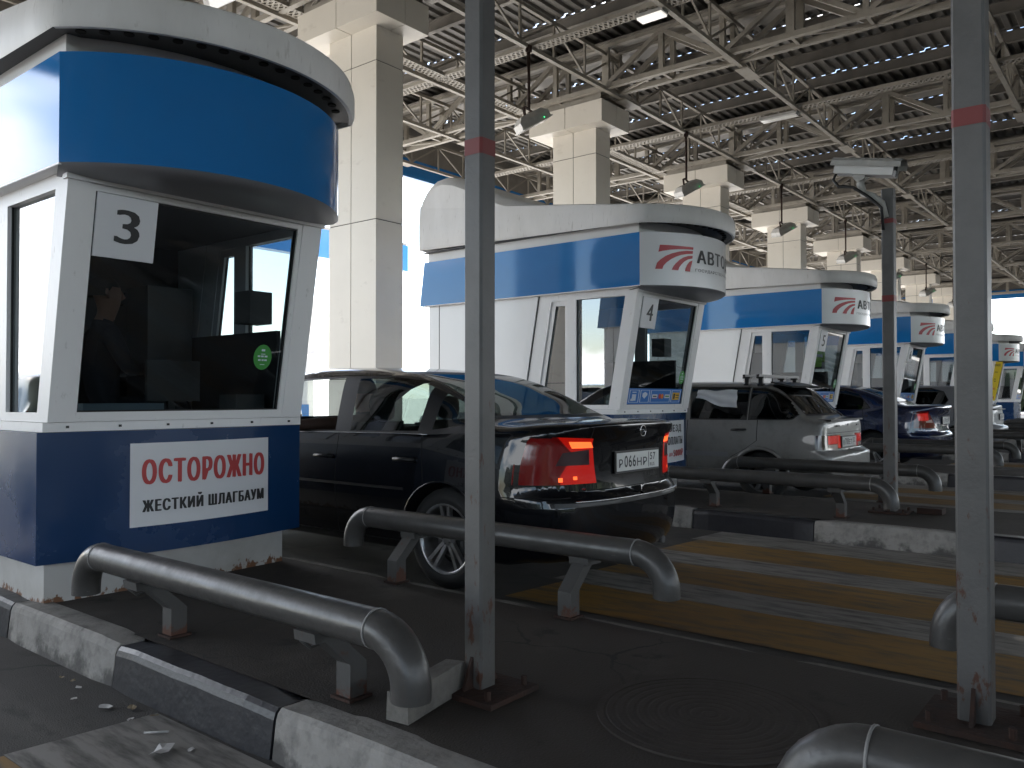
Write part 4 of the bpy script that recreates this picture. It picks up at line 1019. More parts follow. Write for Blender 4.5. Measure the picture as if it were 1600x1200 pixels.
    def cut(poly, view, sel, rid, only=None):
        a0 = min(p[0] for p in poly)-.15; a1 = max(p[0] for p in poly)+.15; b0 = min(p[1] for p in poly)-.15; b1 = max(p[1] for p in poly)+.15
        def vv(c): return (c.y-yr, c.z) if view == 's' else (c.x-xc, c.z)
        def chosen():
            o = []
            for f in bm.faces:
                c = f.calc_center_median(); a, b = vv(c)
                if a0 < a < a1 and b0 < b < b1 and sel(f, c): o.append(f)
            return o
        n = len(poly)
        for i in range(n):
            p, q = poly[i], poly[(i+1) % n]; na, nb = (q[1]-p[1]), -(q[0]-p[0])
            if abs(na)+abs(nb) < 1e-7: continue
            fs = chosen(); ge = set(fs)
            for f in fs: ge.update(f.edges); ge.update(f.verts)
            if view == 's': co = (0, p[0]+yr, p[1]); no = (0, na, nb)
            else: co = (p[0]+xc, 0, p[1]); no = (na, 0, nb)
            bmesh.ops.bisect_plane(bm, geom=list(ge), dist=1e-5, plane_co=co, plane_no=Vector(no).normalized())
        for f in chosen():
            if inpoly(vv(f.calc_center_median()), poly) and (only is None or f[lay] in only): f[lay] = rid
    mats = ['body']; RID = {}
    def rid(nm, mt):
        k = nm+'|'+mt
        if k not in RID: RID[k] = len(RID)+1
        return RID[k]
    # wheel arches
    wr = spec.get('wr', .315); ar = wr+.045
    for wl in spec['wheels']:
        for sg in (-1, 1):
            cut([(wl+ar*cos(a*pi/14), max(.0, wr+ar*sin(a*pi/14))) for a in range(28)], 's', sel_side(sg, nx=.15), 999)
    bmesh.ops.delete(bm, geom=[f for f in bm.faces if f[lay] == 999], context='FACES')
    for sg in (-1, 1):
        if 'dlo' in spec: cut(spec['dlo'], 's', sel_side(sg, zmin=.8), rid('window_trim', 'carblack'))
        for (nm, poly, gm) in spec['side_windows']:
            cut(grow(poly, .014), 's', sel_side(sg, zmin=.8), rid('window_trim', 'carblack'))
        for (nm, poly, gm) in spec['side_windows']:
            cut(poly, 's', sel_side(sg, zmin=.8), 998 if gm == 'open' and sg < 0 else rid(nm+('L' if sg < 0 else 'R'), glassm if gm in (None, 'open') else gm))
        for (poly, mt, nm) in spec.get('side_cuts', []): cut(poly, 's', sel_side(sg, zmin=0), rid(nm+('L' if sg < 0 else 'R') if nm != 'body' else 'gap', mt), only=None if nm != 'body' else {0})
    poly, l0, l1 = spec['rear_glass']; cut(grow(poly, .02), 'r', sel_rear(l0, l1), rid('window_trim', 'carblack')); cut(poly, 'r', sel_rear(l0, l1), rid('rear_window', spec.get('rgm', 'rearglass')))
    poly, l0, l1 = spec['windshield']; cut(grow(poly, .02), 'r', sel_front(l0, l1), rid('window_trim', 'carblack')); cut(poly, 'r', sel_front(l0, l1), rid('windscreen', 'glass'))
    for (polyr, polys, mt, nm) in spec['lamps']:
        for sg in (-1, 1):
            mtt = mt if lit else mt.replace('_lit', '').replace('_hot', 'red')
            if polyr: cut([(p[0]*sg, p[1]) for p in polyr], 'r', (lambda f, c, sg=sg: c.y-yr < .45 and (c.x-xc)*sg > 0 and f.normal.y < -.25 and abs(f.normal.x) <= .93), rid(nm+('L' if sg < 0 else 'R'), mtt))
            if polys: cut(polys, 's', (lambda f, c, sg=sg: c.y-yr < .6 and (c.x-xc)*sg > 0 and abs(f.normal.x) > .55), rid(nm+('L' if sg < 0 else 'R'), mtt))
    for (poly, mt, nm) in spec.get('rear_cuts', []): cut(poly, 'r', sel_rear(-.05, .5, -.2), rid(nm, mt) if nm != 'body' else rid('gap', mt), only=None if nm != 'body' else {0})
    bmesh.ops.delete(bm, geom=[f for f in bm.faces if f[lay] == 998], context='FACES')
    # separate
    groups_ = {}
    for f in bm.faces: groups_.setdefault(f[lay], []).append(f)
    inv = {v: k for k, v in RID.items()}
    byname = {}
    for r_, fs in groups_.items():
        if r_ == 0 or inv[r_].startswith('gap'): byname.setdefault('body', []).append((paint if r_ == 0 else inv[r_].split('|')[1], fs))
        else: byname.setdefault(inv[r_].split('|')[0], []).append((inv[r_].split('|')[1], fs))
    for nm, lst in byname.items():
        g = MB(); idx = {}
        for mt, fs in lst:
            g.m(mt)
            for f in fs:
                ids = []
                for v in f.verts:
                    if v not in idx: idx[v] = len(g.v); g.v.append(tuple(v.co))
                    ids.append(idx[v])
                g.face(ids, True)
        nn_ = nm[:-1] if nm[-1] in 'LR' else nm
        ob = g.build(nn_, t)
    bm.free()
    # shell thickness at the open arches: dark liners and floor
    for wl in spec['wheels']:
        for sg in (-1, 1):
            g = MB().m('carblack'); Wl = interp(Wk, wl); pr = [(sg*(Wl-.012), ar), (sg*(Wl-.32), ar)]
            o = len(g.v); arc_ = [(a/18*pi*1.16-.25) for a in range(19)]
            for (sx_, r_) in pr:
                for a in arc_: g.v.append((xc+sx_, yr+wl+r_*cos(a), max(.16, wr+r_*sin(a))))
            for k in range(18): g.face((o+k, o+k+1, o+19+k+1, o+19+k), True)
            g.add([(xc+sg*(Wl-.32), yr+wl+r_*cos(a), max(.16, wr+ar*sin(a))) for a in arc_ for r_ in (ar,)], [tuple(range(19))])
            g.build('wheel_arch_liner', t)
    for wl in spec['wheels']:
        for sg in (-1, 1):
            g = MB().m(spec.get('archm', paint)); pts = []
            for a in range(-1, 20):
                an = a/18*pi; z = wr+ar*sin(an); l = wl+ar*cos(an)
                if z < .24: continue
                zb = interp(belt, l); u = (z-sill)/(zb-sill); pts.append((xc+sg*(interp(Wk, l)*interp(LOW, u)-.002), yr+l, z))
            g.tube(pts, spec.get('archr', .012), 8); g.build('wheel_arch_lip', t)
    # wheels
    for wl in spec['wheels']:
        for sg in (-1, 1):
            cx = interp(Wk, wl)-.035; w0 = .19; rim = spec.get('rim', .215)
            g = MB().m('tyre'); c = (xc, yr+wl, wr); s1 = cx*sg; s0 = (cx-w0)*sg
            prof = [(s1-sg*.012, rim), (s1, rim+.012), (s1-sg*.0, rim+.05), (s1-sg*.02, wr-.008), (s1-sg*.04, wr), (s0+sg*.04, wr), (s0+sg*.02, wr-.01), (s0, rim+.03), (s0, rim)]
            g.lathe(prof, 'x', c, 40); wh = g.build('wheel', t)
            g = MB().m(spec.get('rimm', 'alloy'))
            g.lathe([(s1-sg*.006, rim+.004), (s1-sg*.006, rim-.010), (s1-sg*.03, rim-.016), (s1-sg*.10, rim-.02), (s1-sg*.14, rim-.03)], 'x', c, 40)
            g.lathe([(s1-sg*.022, .001), (s1-sg*.022, .03), (s1-sg*.03, .045), (s1-sg*.045, .06)], 'x', c, 24)
            ns = spec.get('spokes', 5)
            for k in range(ns):
                for off in ((-.13, .13) if spec.get('dbl', True) else (0,)):
                    a = 2*pi*k/ns+.3; a1 = a+off*2.0; a2 = a+off*1.15
                    p0 = Vector((xc+s1-sg*.045, yr+wl+.045*cos(a1), wr+.045*sin(a1))); p1 = Vector((xc+s1-sg*.022, yr+wl+(rim-.012)*cos(a2), wr+(rim-.012)*sin(a2)))
                    g.bar(p0, p1, .024 if spec.get('dbl', True) else .05, .03, up=(sg, 0, 0))
            g.build('rim', wh)
            g = MB().m('carblack'); g.lathe([(s1-sg*.10, .15), (s1-sg*.10, .001)], 'x', c, 24); g.m('steelrim'); g.lathe([(s1-sg*.085, .001), (s1-sg*.085, .13), (s1-sg*.095, .13)], 'x', c, 24); g.build('brake_disc', wh)
            g = MB().m('steelrim')
            for k in range(5): a = 2*pi*k/5; g.tube([(xc+s1-sg*.05, yr+wl+.033*cos(a), wr+.033*sin(a)), (xc+s1-sg*.018, yr+wl+.033*cos(a), wr+.033*sin(a))], .006, 6)
            g.build('wheel_bolts', wh)
    # interior: seats, rear bench, dashboard, wheel, pillars trims
    cab0, cab1 = spec['cabin']
    g = MB().m('seat')
    for s_ in (-.36, .36):
        ln = cab0+(cab1-cab0)*.50; w_ = .24
        g.hexa([(xc+s_-w_, yr+ln, .42), (xc+s_+w_, yr+ln, .42), (xc+s_+w_, yr+ln+.14, .42), (xc+s_-w_, yr+ln+.14, .42)], [(xc+s_-w_*.8, yr+ln-.16, 1.02), (xc+s_+w_*.8, yr+ln-.16, 1.02), (xc+s_+w_*.8, yr+ln-.06, 1.02), (xc+s_-w_*.8, yr+ln-.06, 1.02)])
        g.box(xc+s_-w_, xc+s_+w_, yr+ln+.05, yr+ln+.55, .32, .48, bev=.04)
        yh = yr+ln-.13
        g.grid([[(xc+s_+.12*cos(a*pi/6)*k, yh+.05*sin(a*pi/6)*k, z) for a in range(12)] for z, k in ((1.03, .6), (1.05, .9), (1.10, 1), (1.16, 1), (1.20, .85), (1.215, .1))], closed=True)
        g.tube([(xc+s_-.05, yh, 1.0), (xc+s_-.05, yh, 1.06)], .008, 6); g.tube([(xc+s_+.05, yh, 1.0), (xc+s_+.05, yh, 1.06)], .008, 6)
    lb = cab0+.42
    g.box(xc-.62, xc+.62, yr+lb, yr+lb+.5, .35, .50, bev=.05)
    g.hexa([(xc-.62, yr+lb-.02, .45), (xc+.62, yr+lb-.02, .45), (xc+.62, yr+lb+.12, .45), (xc-.62, yr+lb+.12, .45)], [(xc-.58, yr+lb-.22, .97), (xc+.58, yr+lb-.22, .97), (xc+.58, yr+lb-.10, .97), (xc-.58, yr+lb-.10, .97)])
    for s_ in (-.35, .35):
        yh = yr+lb-.17
        g.grid([[(xc+s_+.11*cos(a*pi/6)*k, yh+.045*sin(a*pi/6)*k, z) for a in range(12)] for z, k in ((.97, .8), (1.02, 1), (1.06, 1), (1.09, .8), (1.10, .1))], closed=True)
    g.build('seats', t)
    g = MB().m('carblack'); ld = cab1-.62
    g.hexa([(xc-.68, yr+ld, .62), (xc+.68, yr+ld, .62), (xc+.68, yr+ld+.5, .62), (xc-.68, yr+ld+.5, .62)], [(xc-.68, yr+ld+.05, .90), (xc+.68, yr+ld+.05, .90), (xc+.66, yr+ld+.55, .93), (xc-.66, yr+ld+.55, .93)])
    g.box(xc-.60, xc+.60, yr+cab0-.35, yr+cab0+.28, .93, .95)
    g.box(xc-.09, xc+.09, yr+cab1-.86, yr+cab1-.84, 1.20, 1.26)
    g.tube([(xc-.36+.18*cos(a*pi/10), yr+ld-.10-.06*sin(a*pi/10), .86+.17*sin(a*pi/10)) for a in range(20)], .014, 8, closed=True)
    g.build('dashboard', t)
    # mirrors
    for sg in (-1, 1):
        lm = cab1-.72; Wl = interp(Wk, lm); g = MB().m(paint); c = Vector((xc+sg*(Wl+.10), yr+lm, .99))
        g.grid([[(c.x+.095*cos(a*pi/8)*k, c.y+dy, c.z+.065*sin(a*pi/8)*k) for a in range(16)] for dy, k in ((-.04, .2), (-.04, 1), (0, 1.02), (.05, .8), (.08, .4), (.09, .05))], closed=True)
        g.m('carblack'); g.bar((xc+sg*(Wl-.06), yr+lm, .955), (c.x-sg*.05, yr+lm, .965), .05, .03); mr_ = g.build('side_mirror', t)
        g = MB().m('chrome'); g.grid([[(c.x+.085*cos(a*pi/8)*k, c.y-.042, c.z+.056*sin(a*pi/8)*k) for a in range(16)] for k in (1, .05)], closed=True, sm=False); g.build('mirror_glass', mr_)
    # handles
    for sg in (-1, 1):
        for (lh, zh) in spec['handles']:
            u = (zh-sill)/(interp(belt, lh)-sill); Wl = interp(Wk, lh)*interp(LOW, u)
            g = MB().m(spec.get('handlem', paint))
            g.tube([(xc+sg*(Wl-.01), yr+lh-.09, zh), (xc+sg*(Wl+.025), yr+lh-.075, zh), (xc+sg*(Wl+.03), yr+lh, zh+.002), (xc+sg*(Wl+.025), yr+lh+.075, zh), (xc+sg*(Wl-.01), yr+lh+.09, zh)], .014, 8)
            g.build('door_handle', t)
    # plate
    if plate:
        def rp_(x, z, off): return (xc+x, yr+interp(e_r, z)+bow_r*abs(x/Wm)**3-off, z)
        x0p, z0p = plate.get('x', -.26), plate.get('z', .735); wp, hp = .52, .112; ypl = yr+interp(e_r, z0p+.05)-.012
        g = MB().m('carblack'); g.box(xc+x0p-.012, xc+x0p+wp+.012, ypl, ypl+.012, z0p-.012, z0p+hp+.012); pf = g.build('number_plate', t)
        g = MB().m('plate'); g.box(xc+x0p, xc+x0p+wp, ypl-.003, ypl-.0005, z0p, z0p+hp); g.build('plate_sheet', pf)
        g = MB().m('print_black')
        for (tx, a, b, c_, d_) in plate['text']:
            vs_, fs_ = text_fit(tx, x0p+a, x0p+b, z0p+c_, z0p+d_, bold=plate.get('bold', .015), spacing=1.1); g.add([(xc+x, ypl-.0045, z) for x, z in vs_], fs_)
        if plate.get('frame', True):
            g.box(xc+x0p+.386, xc+x0p+.389, ypl-.0048, ypl-.003, z0p+.008, z0p+hp-.008)
        g.build('lettering', pf)
    # exhaust / tow detail
    g = MB().m('steelrim'); g.tube([(xc+.45, yr+.10, .235), (xc+.45, yr+.4, .24)], .025, 10); g.build('exhaust_pipe', t)
    if extras: extras(t, xc, yr, paint, section, place)
    return t

SED = dict(archr=.006, rr=.17, L=4.5, wheels=(.95, 3.59), rim=.218, wr=.315, cabin=(.75, 3.55), cat='sedan car',
    top=[(0, 1.03), (.10, 1.062), (.18, 1.063), (.45, 1.05), (.62, 1.055), (.72, 1.09), (1.0, 1.225), (1.3, 1.34), (1.55, 1.395), (2.0, 1.43), (2.4, 1.437), (2.8, 1.405), (3.05, 1.34), (3.35, 1.18), (3.6, 1.02), (3.75, .97), (4.1, .90), (4.35, .80), (4.5, .70)],
    belt=[(0, .90), (.4, .925), (1.2, .94), (2.4, .925), (3.5, .89), (4.1, .78), (4.5, .64)],
    W=[(0, .80), (.3, .842), (1, .855), (3, .855), (3.9, .84), (4.5, .76)],
    bowr=.24, er=[(.18, .12), (.26, .05), (.36, .012), (.48, 0), (.585, .0), (.605, .015), (.625, .05), (.8, .06), (.93, .055), (.99, .025), (1.04, .01), (1.08, .04)], ef=[(.2, .06), (.4, 0), (.55, 0), (.75, .12), (.95, .25)],
    side_windows=[('rear_door_window', [(1.20, .985), (1.86, .972), (1.90, 1.335), (1.55, 1.34), (1.20, 1.305)], None), ('front_door_window', [(2.02, .972), (3.36, .95), (3.28, 1.02), (3.02, 1.17), (2.80, 1.275), (2.62, 1.325), (2.06, 1.342)], 'open'),
                  ('quarter_window', [(.78, 1.03), (1.08, .995), (1.08, 1.265), (1.02, 1.262), (.90, 1.19), (.80, 1.10)], None)],
    side_cuts=[([(1.095, .60), (1.101, .60), (1.15, .95), (1.144, .95)], 'gap', 'body'), ([(1.02, .32), (1.027, .32), (1.101, .60), (1.095, .60)], 'gap', 'body') if 0 else ([(1.144, .95), (1.15, .95), (1.13, 1.33), (1.124, 1.33)], 'gap', 'body'),
               ([(1.955, .26), (1.961, .26), (1.975, .95), (1.969, .95)], 'gap', 'body'), ([(3.20, .26), (3.206, .26), (3.28, .90), (3.274, .90)], 'gap', 'body'),
               ([(1.30, .262), (3.20, .262), (3.20, .268), (1.30, .268)], 'gap', 'body'), ([(1.28, .60), (4.0, .60), (4.0, .618), (1.28, .618)], 'carblack', 'side_moulding'),
               ([(.03, .612), (.60, .612), (.60, .617), (.03, .617)], 'gap', 'body')],
    dlo=[(.72, .985), (1.1, .965), (3.36, .945), (3.28, 1.02), (3.02, 1.175), (2.80, 1.285), (2.62, 1.338), (2.06, 1.355), (1.5, 1.352), (1.15, 1.31), (.92, 1.215), (.76, 1.10)],
    rear_glass=([(-.62, 1.085), (.62, 1.085), (.58, 1.2), (.52, 1.365), (-.52, 1.365), (-.58, 1.2)], .6, 1.6),
    windshield=([(-.68, 1.03), (.68, 1.03), (.63, 1.16), (.54, 1.375), (-.54, 1.375), (-.63, 1.16)], 2.85, 3.75),
    lamps=[([(.41, .690), (1.0, .690), (1.0, .968), (.445, .955)], [(-.1, .690), (.345, .690), (.315, .76), (.265, .87), (.20, .968), (-.1, .968)], 'lampred', 'tail_light'), ([(.41, .690), (.655, .690), (.655, .74), (.60, .82), (.58, .87), (.64, .93), (.68, .968), (.445, .955)], None, 'lampred_lit', 'tail_light'),
           ([(.435, .90), (.585, .90), (.61, .94), (.455, .935)], None, 'lampred_hot', 'tail_light'), ([(.46, .80), (.68, .80), (.64, .875), (.53, .885), (.465, .89)], None, 'lampsmoke', 'tail_light'),
           ([(.55, .715), (.575, .715), (.575, .735), (.55, .735)], None, 'lampred_hot', 'tail_light'), ([(.64, .705), (.665, .705), (.665, .73), (.64, .73)], None, 'lampred_hot', 'tail_light')],
    rear_cuts=[([(-.46, .645), (.46, .645), (.46, .651), (-.46, .651)], 'gap', 'body'), ([(-.445, .65), (-.439, .65), (-.47, 1.02), (-.476, 1.02)], 'gap', 'body'), ([(.439, .65), (.445, .65), (.476, 1.02), (.47, 1.02)], 'gap', 'body'),
               ([(-.72, .560), (.72, .560), (.72, .585), (-.72, .585)], 'carblack', 'bumper_strip')],
    handles=[(1.28, .80), (2.10, .79)], handlem='carblack')
def sedan_extras(t, xc, yr, paint, section, place):
    Wm = .855
    # round badge: ring with a horizontal bolt mark
    y = yr+.02; g = MB().m('chrome'); c = (xc+.02, yr+.012, .99)
    g.tube([(c[0]+.034*cos(a*pi/12), c[1], c[2]+.034*sin(a*pi/12)) for a in range(24)], .004, 6, closed=True)
    g.tube([(c[0]-.045, c[1], c[2]+.004), (c[0]+.008, c[1], c[2]+.006), (c[0]-.008, c[1], c[2]-.006), (c[0]+.045, c[1], c[2]-.004)], .004, 6)
    g.build('badge', t)
    # chrome strip along the bumper and belt moulding
    g = MB().m('chrome')
    for k in range(1): 
        g.tube([place(.0, s_/20*.62, .592, Wm)[:2]+(.592,) for s_ in range(-20, 21)], .006, 6)
    for i in range(len(g.v)): g.v[i] = (g.v[i][0], g.v[i][1]-.003, g.v[i][2])
    g.build('bumper_trim', t)
    g = MB().m('chrome')
    for sg in (-1, 1):
        pts = []
        for k in range(24):
            l = 1.10+k*.1; sec = section(l); zb = interp(SED['belt'], l); wb = interp(SED['W'], l)*.955
            pts.append((xc+sg*(wb*.992+.003), yr+l, zb+.024))
        g.tube(pts, .005, 6)
    g.build('belt_moulding', t)
    g = MB().m('lampred'); g.box(xc-.60, xc-.585, yr+.045, yr+.06, .665, .675); g.build('reflector', t)
car(SED, 4.56, 2.60, 'p_black', 'black sedan with lit red tail lamps beside booth 3, number plate P066HP 57', name='sedan_car', plate=dict(x=-.24, z=.745, bold=.012, text=[('Р', .022, .066, .022, .074), ('066', .085, .225, .020, .094), ('НР', .24, .365, .022, .074), ('57', .405, .475, .052, .098), ('RUS', .402, .462, .012, .034)]), extras=sedan_extras)

HAT = dict(L=4.12, wheels=(.84, 3.30), rim=.17, wr=.285, rimm='steelrim', spokes=8, dbl=False, cabin=(.45, 3.15), cat='hatchback car', sill=.22,
    top=[(0, .90), (.06, .948), (.16, .965), (.22, .985), (.30, 1.035), (.5, 1.185), (.70, 1.325), (.80, 1.36), (1.2, 1.388), (1.8, 1.40), (2.2, 1.392), (2.5, 1.34), (2.8, 1.18), (3.05, 1.0), (3.2, .95), (3.8, .87), (4.12, .72)],
    belt=[(0, .86), (.25, .905), (.6, .915), (1.5, .905), (3.0, .88), (3.7, .78), (4.12, .64)],
    W=[(0, .79), (.3, .818), (1, .828), (3, .828), (3.8, .81), (4.12, .74)],
    er=[(.2, .10), (.30, .015), (.42, 0), (.545, 0), (.575, .02), (.595, .085), (.78, .10), (.86, .105), (.95, .12)], ef=[(.2, .06), (.4, 0), (.55, 0), (.75, .12), (.95, .25)], bowr=.07, rr=.09,
    side_windows=[('quarter_window', [(.40, 1.03), (.47, .965), (.52, .955), (.98, .95), (.98, 1.305), (.84, 1.30), (.70, 1.26), (.55, 1.165), (.44, 1.08)], 'darkglass'), ('rear_door_window', [(1.02, .95), (1.72, .945), (1.76, 1.32), (1.02, 1.31)], 'darkglass'),
                  ('front_door_window', [(1.80, .945), (2.86, .93), (2.50, 1.20), (2.32, 1.30), (1.84, 1.325)], 'darkglass')],
    side_cuts=[([(.872, .70), (.880, .70), (.880, .95), (.872, .95)], 'gap', 'body'), ([(.872, .70), (.880, .70), (1.02, .60), (1.012, .60)], 'gap', 'body'), ([(1.012, .60), (1.02, .60), (1.20, .50), (1.19, .50)], 'gap', 'body'), ([(1.755, .27), (1.763, .27), (1.763, .93), (1.755, .93)], 'gap', 'body'),
               ([(1.22, .50), (3.0, .50), (3.0, .555), (1.22, .555)], 'p_grey', 'side_moulding')],
    rear_glass=([(-.60, 1.01), (.60, 1.01), (.56, 1.32), (-.56, 1.32)], .2, .9), rgm='rearglass',
    windshield=([(-.64, 1.03), (.64, 1.03), (.56, 1.34), (-.56, 1.34)], 2.25, 3.2),
    lamps=[([(.27, .612), (1.0, .612), (1.0, .775), (.27, .775)], [(-.1, .612), (.12, .612), (.12, .775), (-.1, .775)], 'lampsmoke', 'tail_light'),
           ([(.28, .622), (.37, .622), (.37, .765), (.28, .765)], None, 'lampred_lit', 'tail_light'), ([(.38, .672), (.62, .672), (.62, .765), (.38, .765)], None, 'lampred_lit', 'tail_light'), ([(.38, .622), (.62, .622), (.62, .668), (.38, .668)], None, 'lampclear', 'tail_light')],
    rear_cuts=[([(-.27, .60), (-.264, .60), (-.264, .61), (-.27, .61)], 'gap', 'body'), ([(-.66, .60), (-.652, .60), (-.652, .94), (-.66, .94)], 'gap', 'body') if 0 else ([(-.62, .795), (.62, .795), (.62, .80), (-.62, .80)], 'gap', 'body')],
    handles=[(1.10, .825), (1.90, .82)], handlem='carblack', archr=.022)
def hatch_extras(t, xc, yr, paint, section, place):
    g = MB().m('carblack')
    for l in (.92, 1.09):
        for sg in (-1, 1):
            x = xc+sg*.56
            g.bar((x, yr+l, 1.335), (x, yr+l, 1.435), .035, .05, up=(0, 1, 0)); g.box(x-.035, x+.035, yr+l-.045, yr+l+.045, 1.425, 1.445); g.box(x-.04, x+.045, yr+l-.03, yr+l+.03, 1.325, 1.36)
            g.bar((x+sg*.05, yr+l, 1.31), (x+sg*.0, yr+l, 1.40), .02, .04, up=(0, 1, 0))
        g.box(xc-.66, xc+.66, yr+l-.016, yr+l+.016, 1.445, 1.472)
    g.build('roof_rack', t)
    g = MB().m('carblack')      # roof spoiler lip over the rear glass
    g.hexa([(xc-.50, yr+.58, 1.315), (xc+.50, yr+.58, 1.315), (xc+.52, yr+.82, 1.372), (xc-.52, yr+.82, 1.372)], [(xc-.50, yr+.57, 1.335), (xc+.50, yr+.57, 1.335), (xc+.52, yr+.82, 1.388), (xc-.52, yr+.82, 1.388)]); g.build('spoiler', t)
    g = MB().m('carblack'); g.bar((xc+.02, yr+.20, 1.015), (xc-.25, yr+.37, 1.14), .015, .012); g.bar((xc+.0, yr+.215, 1.03), (xc+.0, yr+.16, .985), .03, .02); g.build('rear_wiper', t)
    g = MB().m('carblack')
    g.box(xc-.40, xc-.30, yr+.097, yr+.104, .865, .885); g.box(xc-.012, xc+.012, yr+.092, yr+.10, .87, .894); g.box(xc+.34, xc+.42, yr+.097, yr+.104, .865, .882); g.build('badge', t)
    g = MB().m('litter') 
car(HAT, 9.98, 2.86, 'p_silver', 'grey hatchback with dark windows and a roof rack waiting beside booth 4', name='hatchback_car', glassm='darkglass', plate=dict(x=-.26, z=.632, text=[('М', .02, .07, .02, .08), ('708', .09, .22, .02, .095), ('ЕТ', .24, .35, .02, .08), ('32', .40, .47, .04, .095)]), extras=hatch_extras)

import copy
BLU = copy.deepcopy(SED); del BLU['dlo']; BLU['L'] = 4.7; BLU['wheels'] = (1.0, 3.75); BLU['cabin'] = (.85, 3.7)
BLU['top'] = [(0, 1.03), (.08, 1.075), (.2, 1.085), (.45, 1.085), (.6, 1.10), (.9, 1.215), (1.3, 1.36), (1.6, 1.415), (2.1, 1.445), (2.5, 1.44), (2.9, 1.405), (3.2, 1.32), (3.5, 1.16), (3.8, 1.02), (4.2, .93), (4.5, .82), (4.7, .72)]
BLU['belt'] = [(0, .93), (.4, .955), (1.2, .97), (2.4, .955), (3.7, .91), (4.3, .80), (4.7, .66)]
BLU['W'] = [(0, .82), (.3, .875), (1, .89), (3.2, .89), (4.1, .87), (4.7, .78)]
BLU['rear_glass'] = ([(-.60, 1.13), (.60, 1.13), (.54, 1.39), (-.54, 1.39)], .6, 1.7)
BLU['side_windows'] = [('rear_door_window', [(1.05, 1.03), (1.20, 1.0), (1.90, .995), (1.94, 1.35), (1.55, 1.345), (1.25, 1.26)], 'darkglass'), ('front_door_window', [(2.05, .99), (3.45, .97), (3.1, 1.19), (2.8, 1.32), (2.10, 1.355)], 'darkglass')]
BLU['windshield'] = ([(-.68, 1.05), (.68, 1.05), (.54, 1.38), (-.54, 1.38)], 2.95, 3.9)
BLU['lamps'] = [([(.48, .70), (1, .70), (1, .965), (.70, .975), (.62, .88)], [(-.1, .70), (.34, .70), (.25, .79), (.13, .965), (-.1, .965)], 'lampred', 'tail_light'),
                ([(.66, .82), (.80, .82), (.80, .93), (.70, .95)], None, 'lampred_lit', 'tail_light'), ([(.58, .79), (.72, .79), (.72, .815), (.60, .84)], None, 'lampclear', 'tail_light')]
car(BLU, 15.24, 2.88, 'p_blue', 'dark blue sedan beside booth 5, partly behind the camera post', name='sedan_car', plate=dict(x=-.26, z=.76, text=[('К', .02, .07, .02, .08), ('319', .09, .22, .02, .095), ('ОС', .24, .35, .02, .08), ('57', .40, .47, .04, .095)]))
GRY = copy.deepcopy(HAT); GRY['rr'] = .12; GRY['bowr'] = .16
GRY['top'] = [(0, .98), (.08, 1.02), (.16, 1.05), (.26, 1.14), (.45, 1.31), (.6, 1.40), (.75, 1.435), (1.2, 1.465), (1.8, 1.475), (2.2, 1.46), (2.5, 1.40), (2.8, 1.24), (3.1, 1.05), (3.25, 1.0), (3.8, .90), (4.12, .74)]
GRY['belt'] = [(0, .95), (.3, .99), (1, .98), (3, .92), (3.7, .82), (4.12, .66)]
GRY['side_windows'] = [('rear_door_window', [(1.00, 1.14), (1.08, 1.03), (1.95, 1.0), (1.95, 1.39), (1.35, 1.395), (1.10, 1.32)], 'darkglass'), ('front_door_window', [(2.0, 1.0), (2.86, .98), (2.55, 1.25), (2.32, 1.36), (2.0, 1.39)], 'darkglass')]
GRY['lamps'] = [([(.62, .72), (1, .72), (1, 1.10), (.74, 1.10)], [(-.1, .72), (.10, .72), (.16, .85), (.14, 1.10), (-.1, 1.10)], 'lampred_lit', 'tail_light')]
GRY['rear_glass'] = ([(-.58, 1.09), (.58, 1.09), (.52, 1.38), (-.52, 1.38)], .1, .8)
GRY['rear_cuts'] = []; GRY['wheels'] = (.80, 3.30)
car(GRY, 20.6, 2.78, 'p_grey', 'silver grey hatchback beside booth 6, behind the thick post', name='hatchback_car', plate=dict(x=-.26, z=.72, text=[('В', .02, .07, .02, .08), ('241', .09, .22, .02, .095), ('АН', .24, .35, .02, .08), ('57', .40, .47, .04, .095)]))
SUV = copy.deepcopy(GRY); SUV['wr'] = .34
car(GRY, -.25, 7.4, 'p_green', 'pale green car reflected in the side window of booth 3', name='hatchback_car', group='cars beyond the booths', lit=False)
car(HAT, 12.5, 17.5, 'p_white', 'white car standing beyond the booths, seen through the windows of the black sedan', name='hatchback_car', group='cars beyond the booths', lit=False)
car(GRY, 9.2, 24.0, 'p_white', 'second white car farther beyond the booths, seen through the windows of the black sedan', name='hatchback_car', group='cars beyond the booths', lit=False)

# towel in the hatchback window
g = MB().m('paper'); rows = []
for i in range(9):
    u = i/8; r = []
    for k in range(15):
        v = k/14; y = 3.93+.50*v; zt_ = 1.285+.008*sin(v*9); drop = (.205-.09*v+.02*sin(v*5)) 
        z = zt_-u*drop; r.append((9.085+.0+.035*u*0-.018*u-.012*sin(v*17+u*3)*u-.010*sin(u*11+v*4), y+.012*u*sin(v*7), z))
    rows.append(r)
g.grid(rows); 
o = g.build('towel', origin=(9.09, 4.15, 1.2), label='crumpled white cloth hanging out of the side window of the grey hatchback', category='cloth')

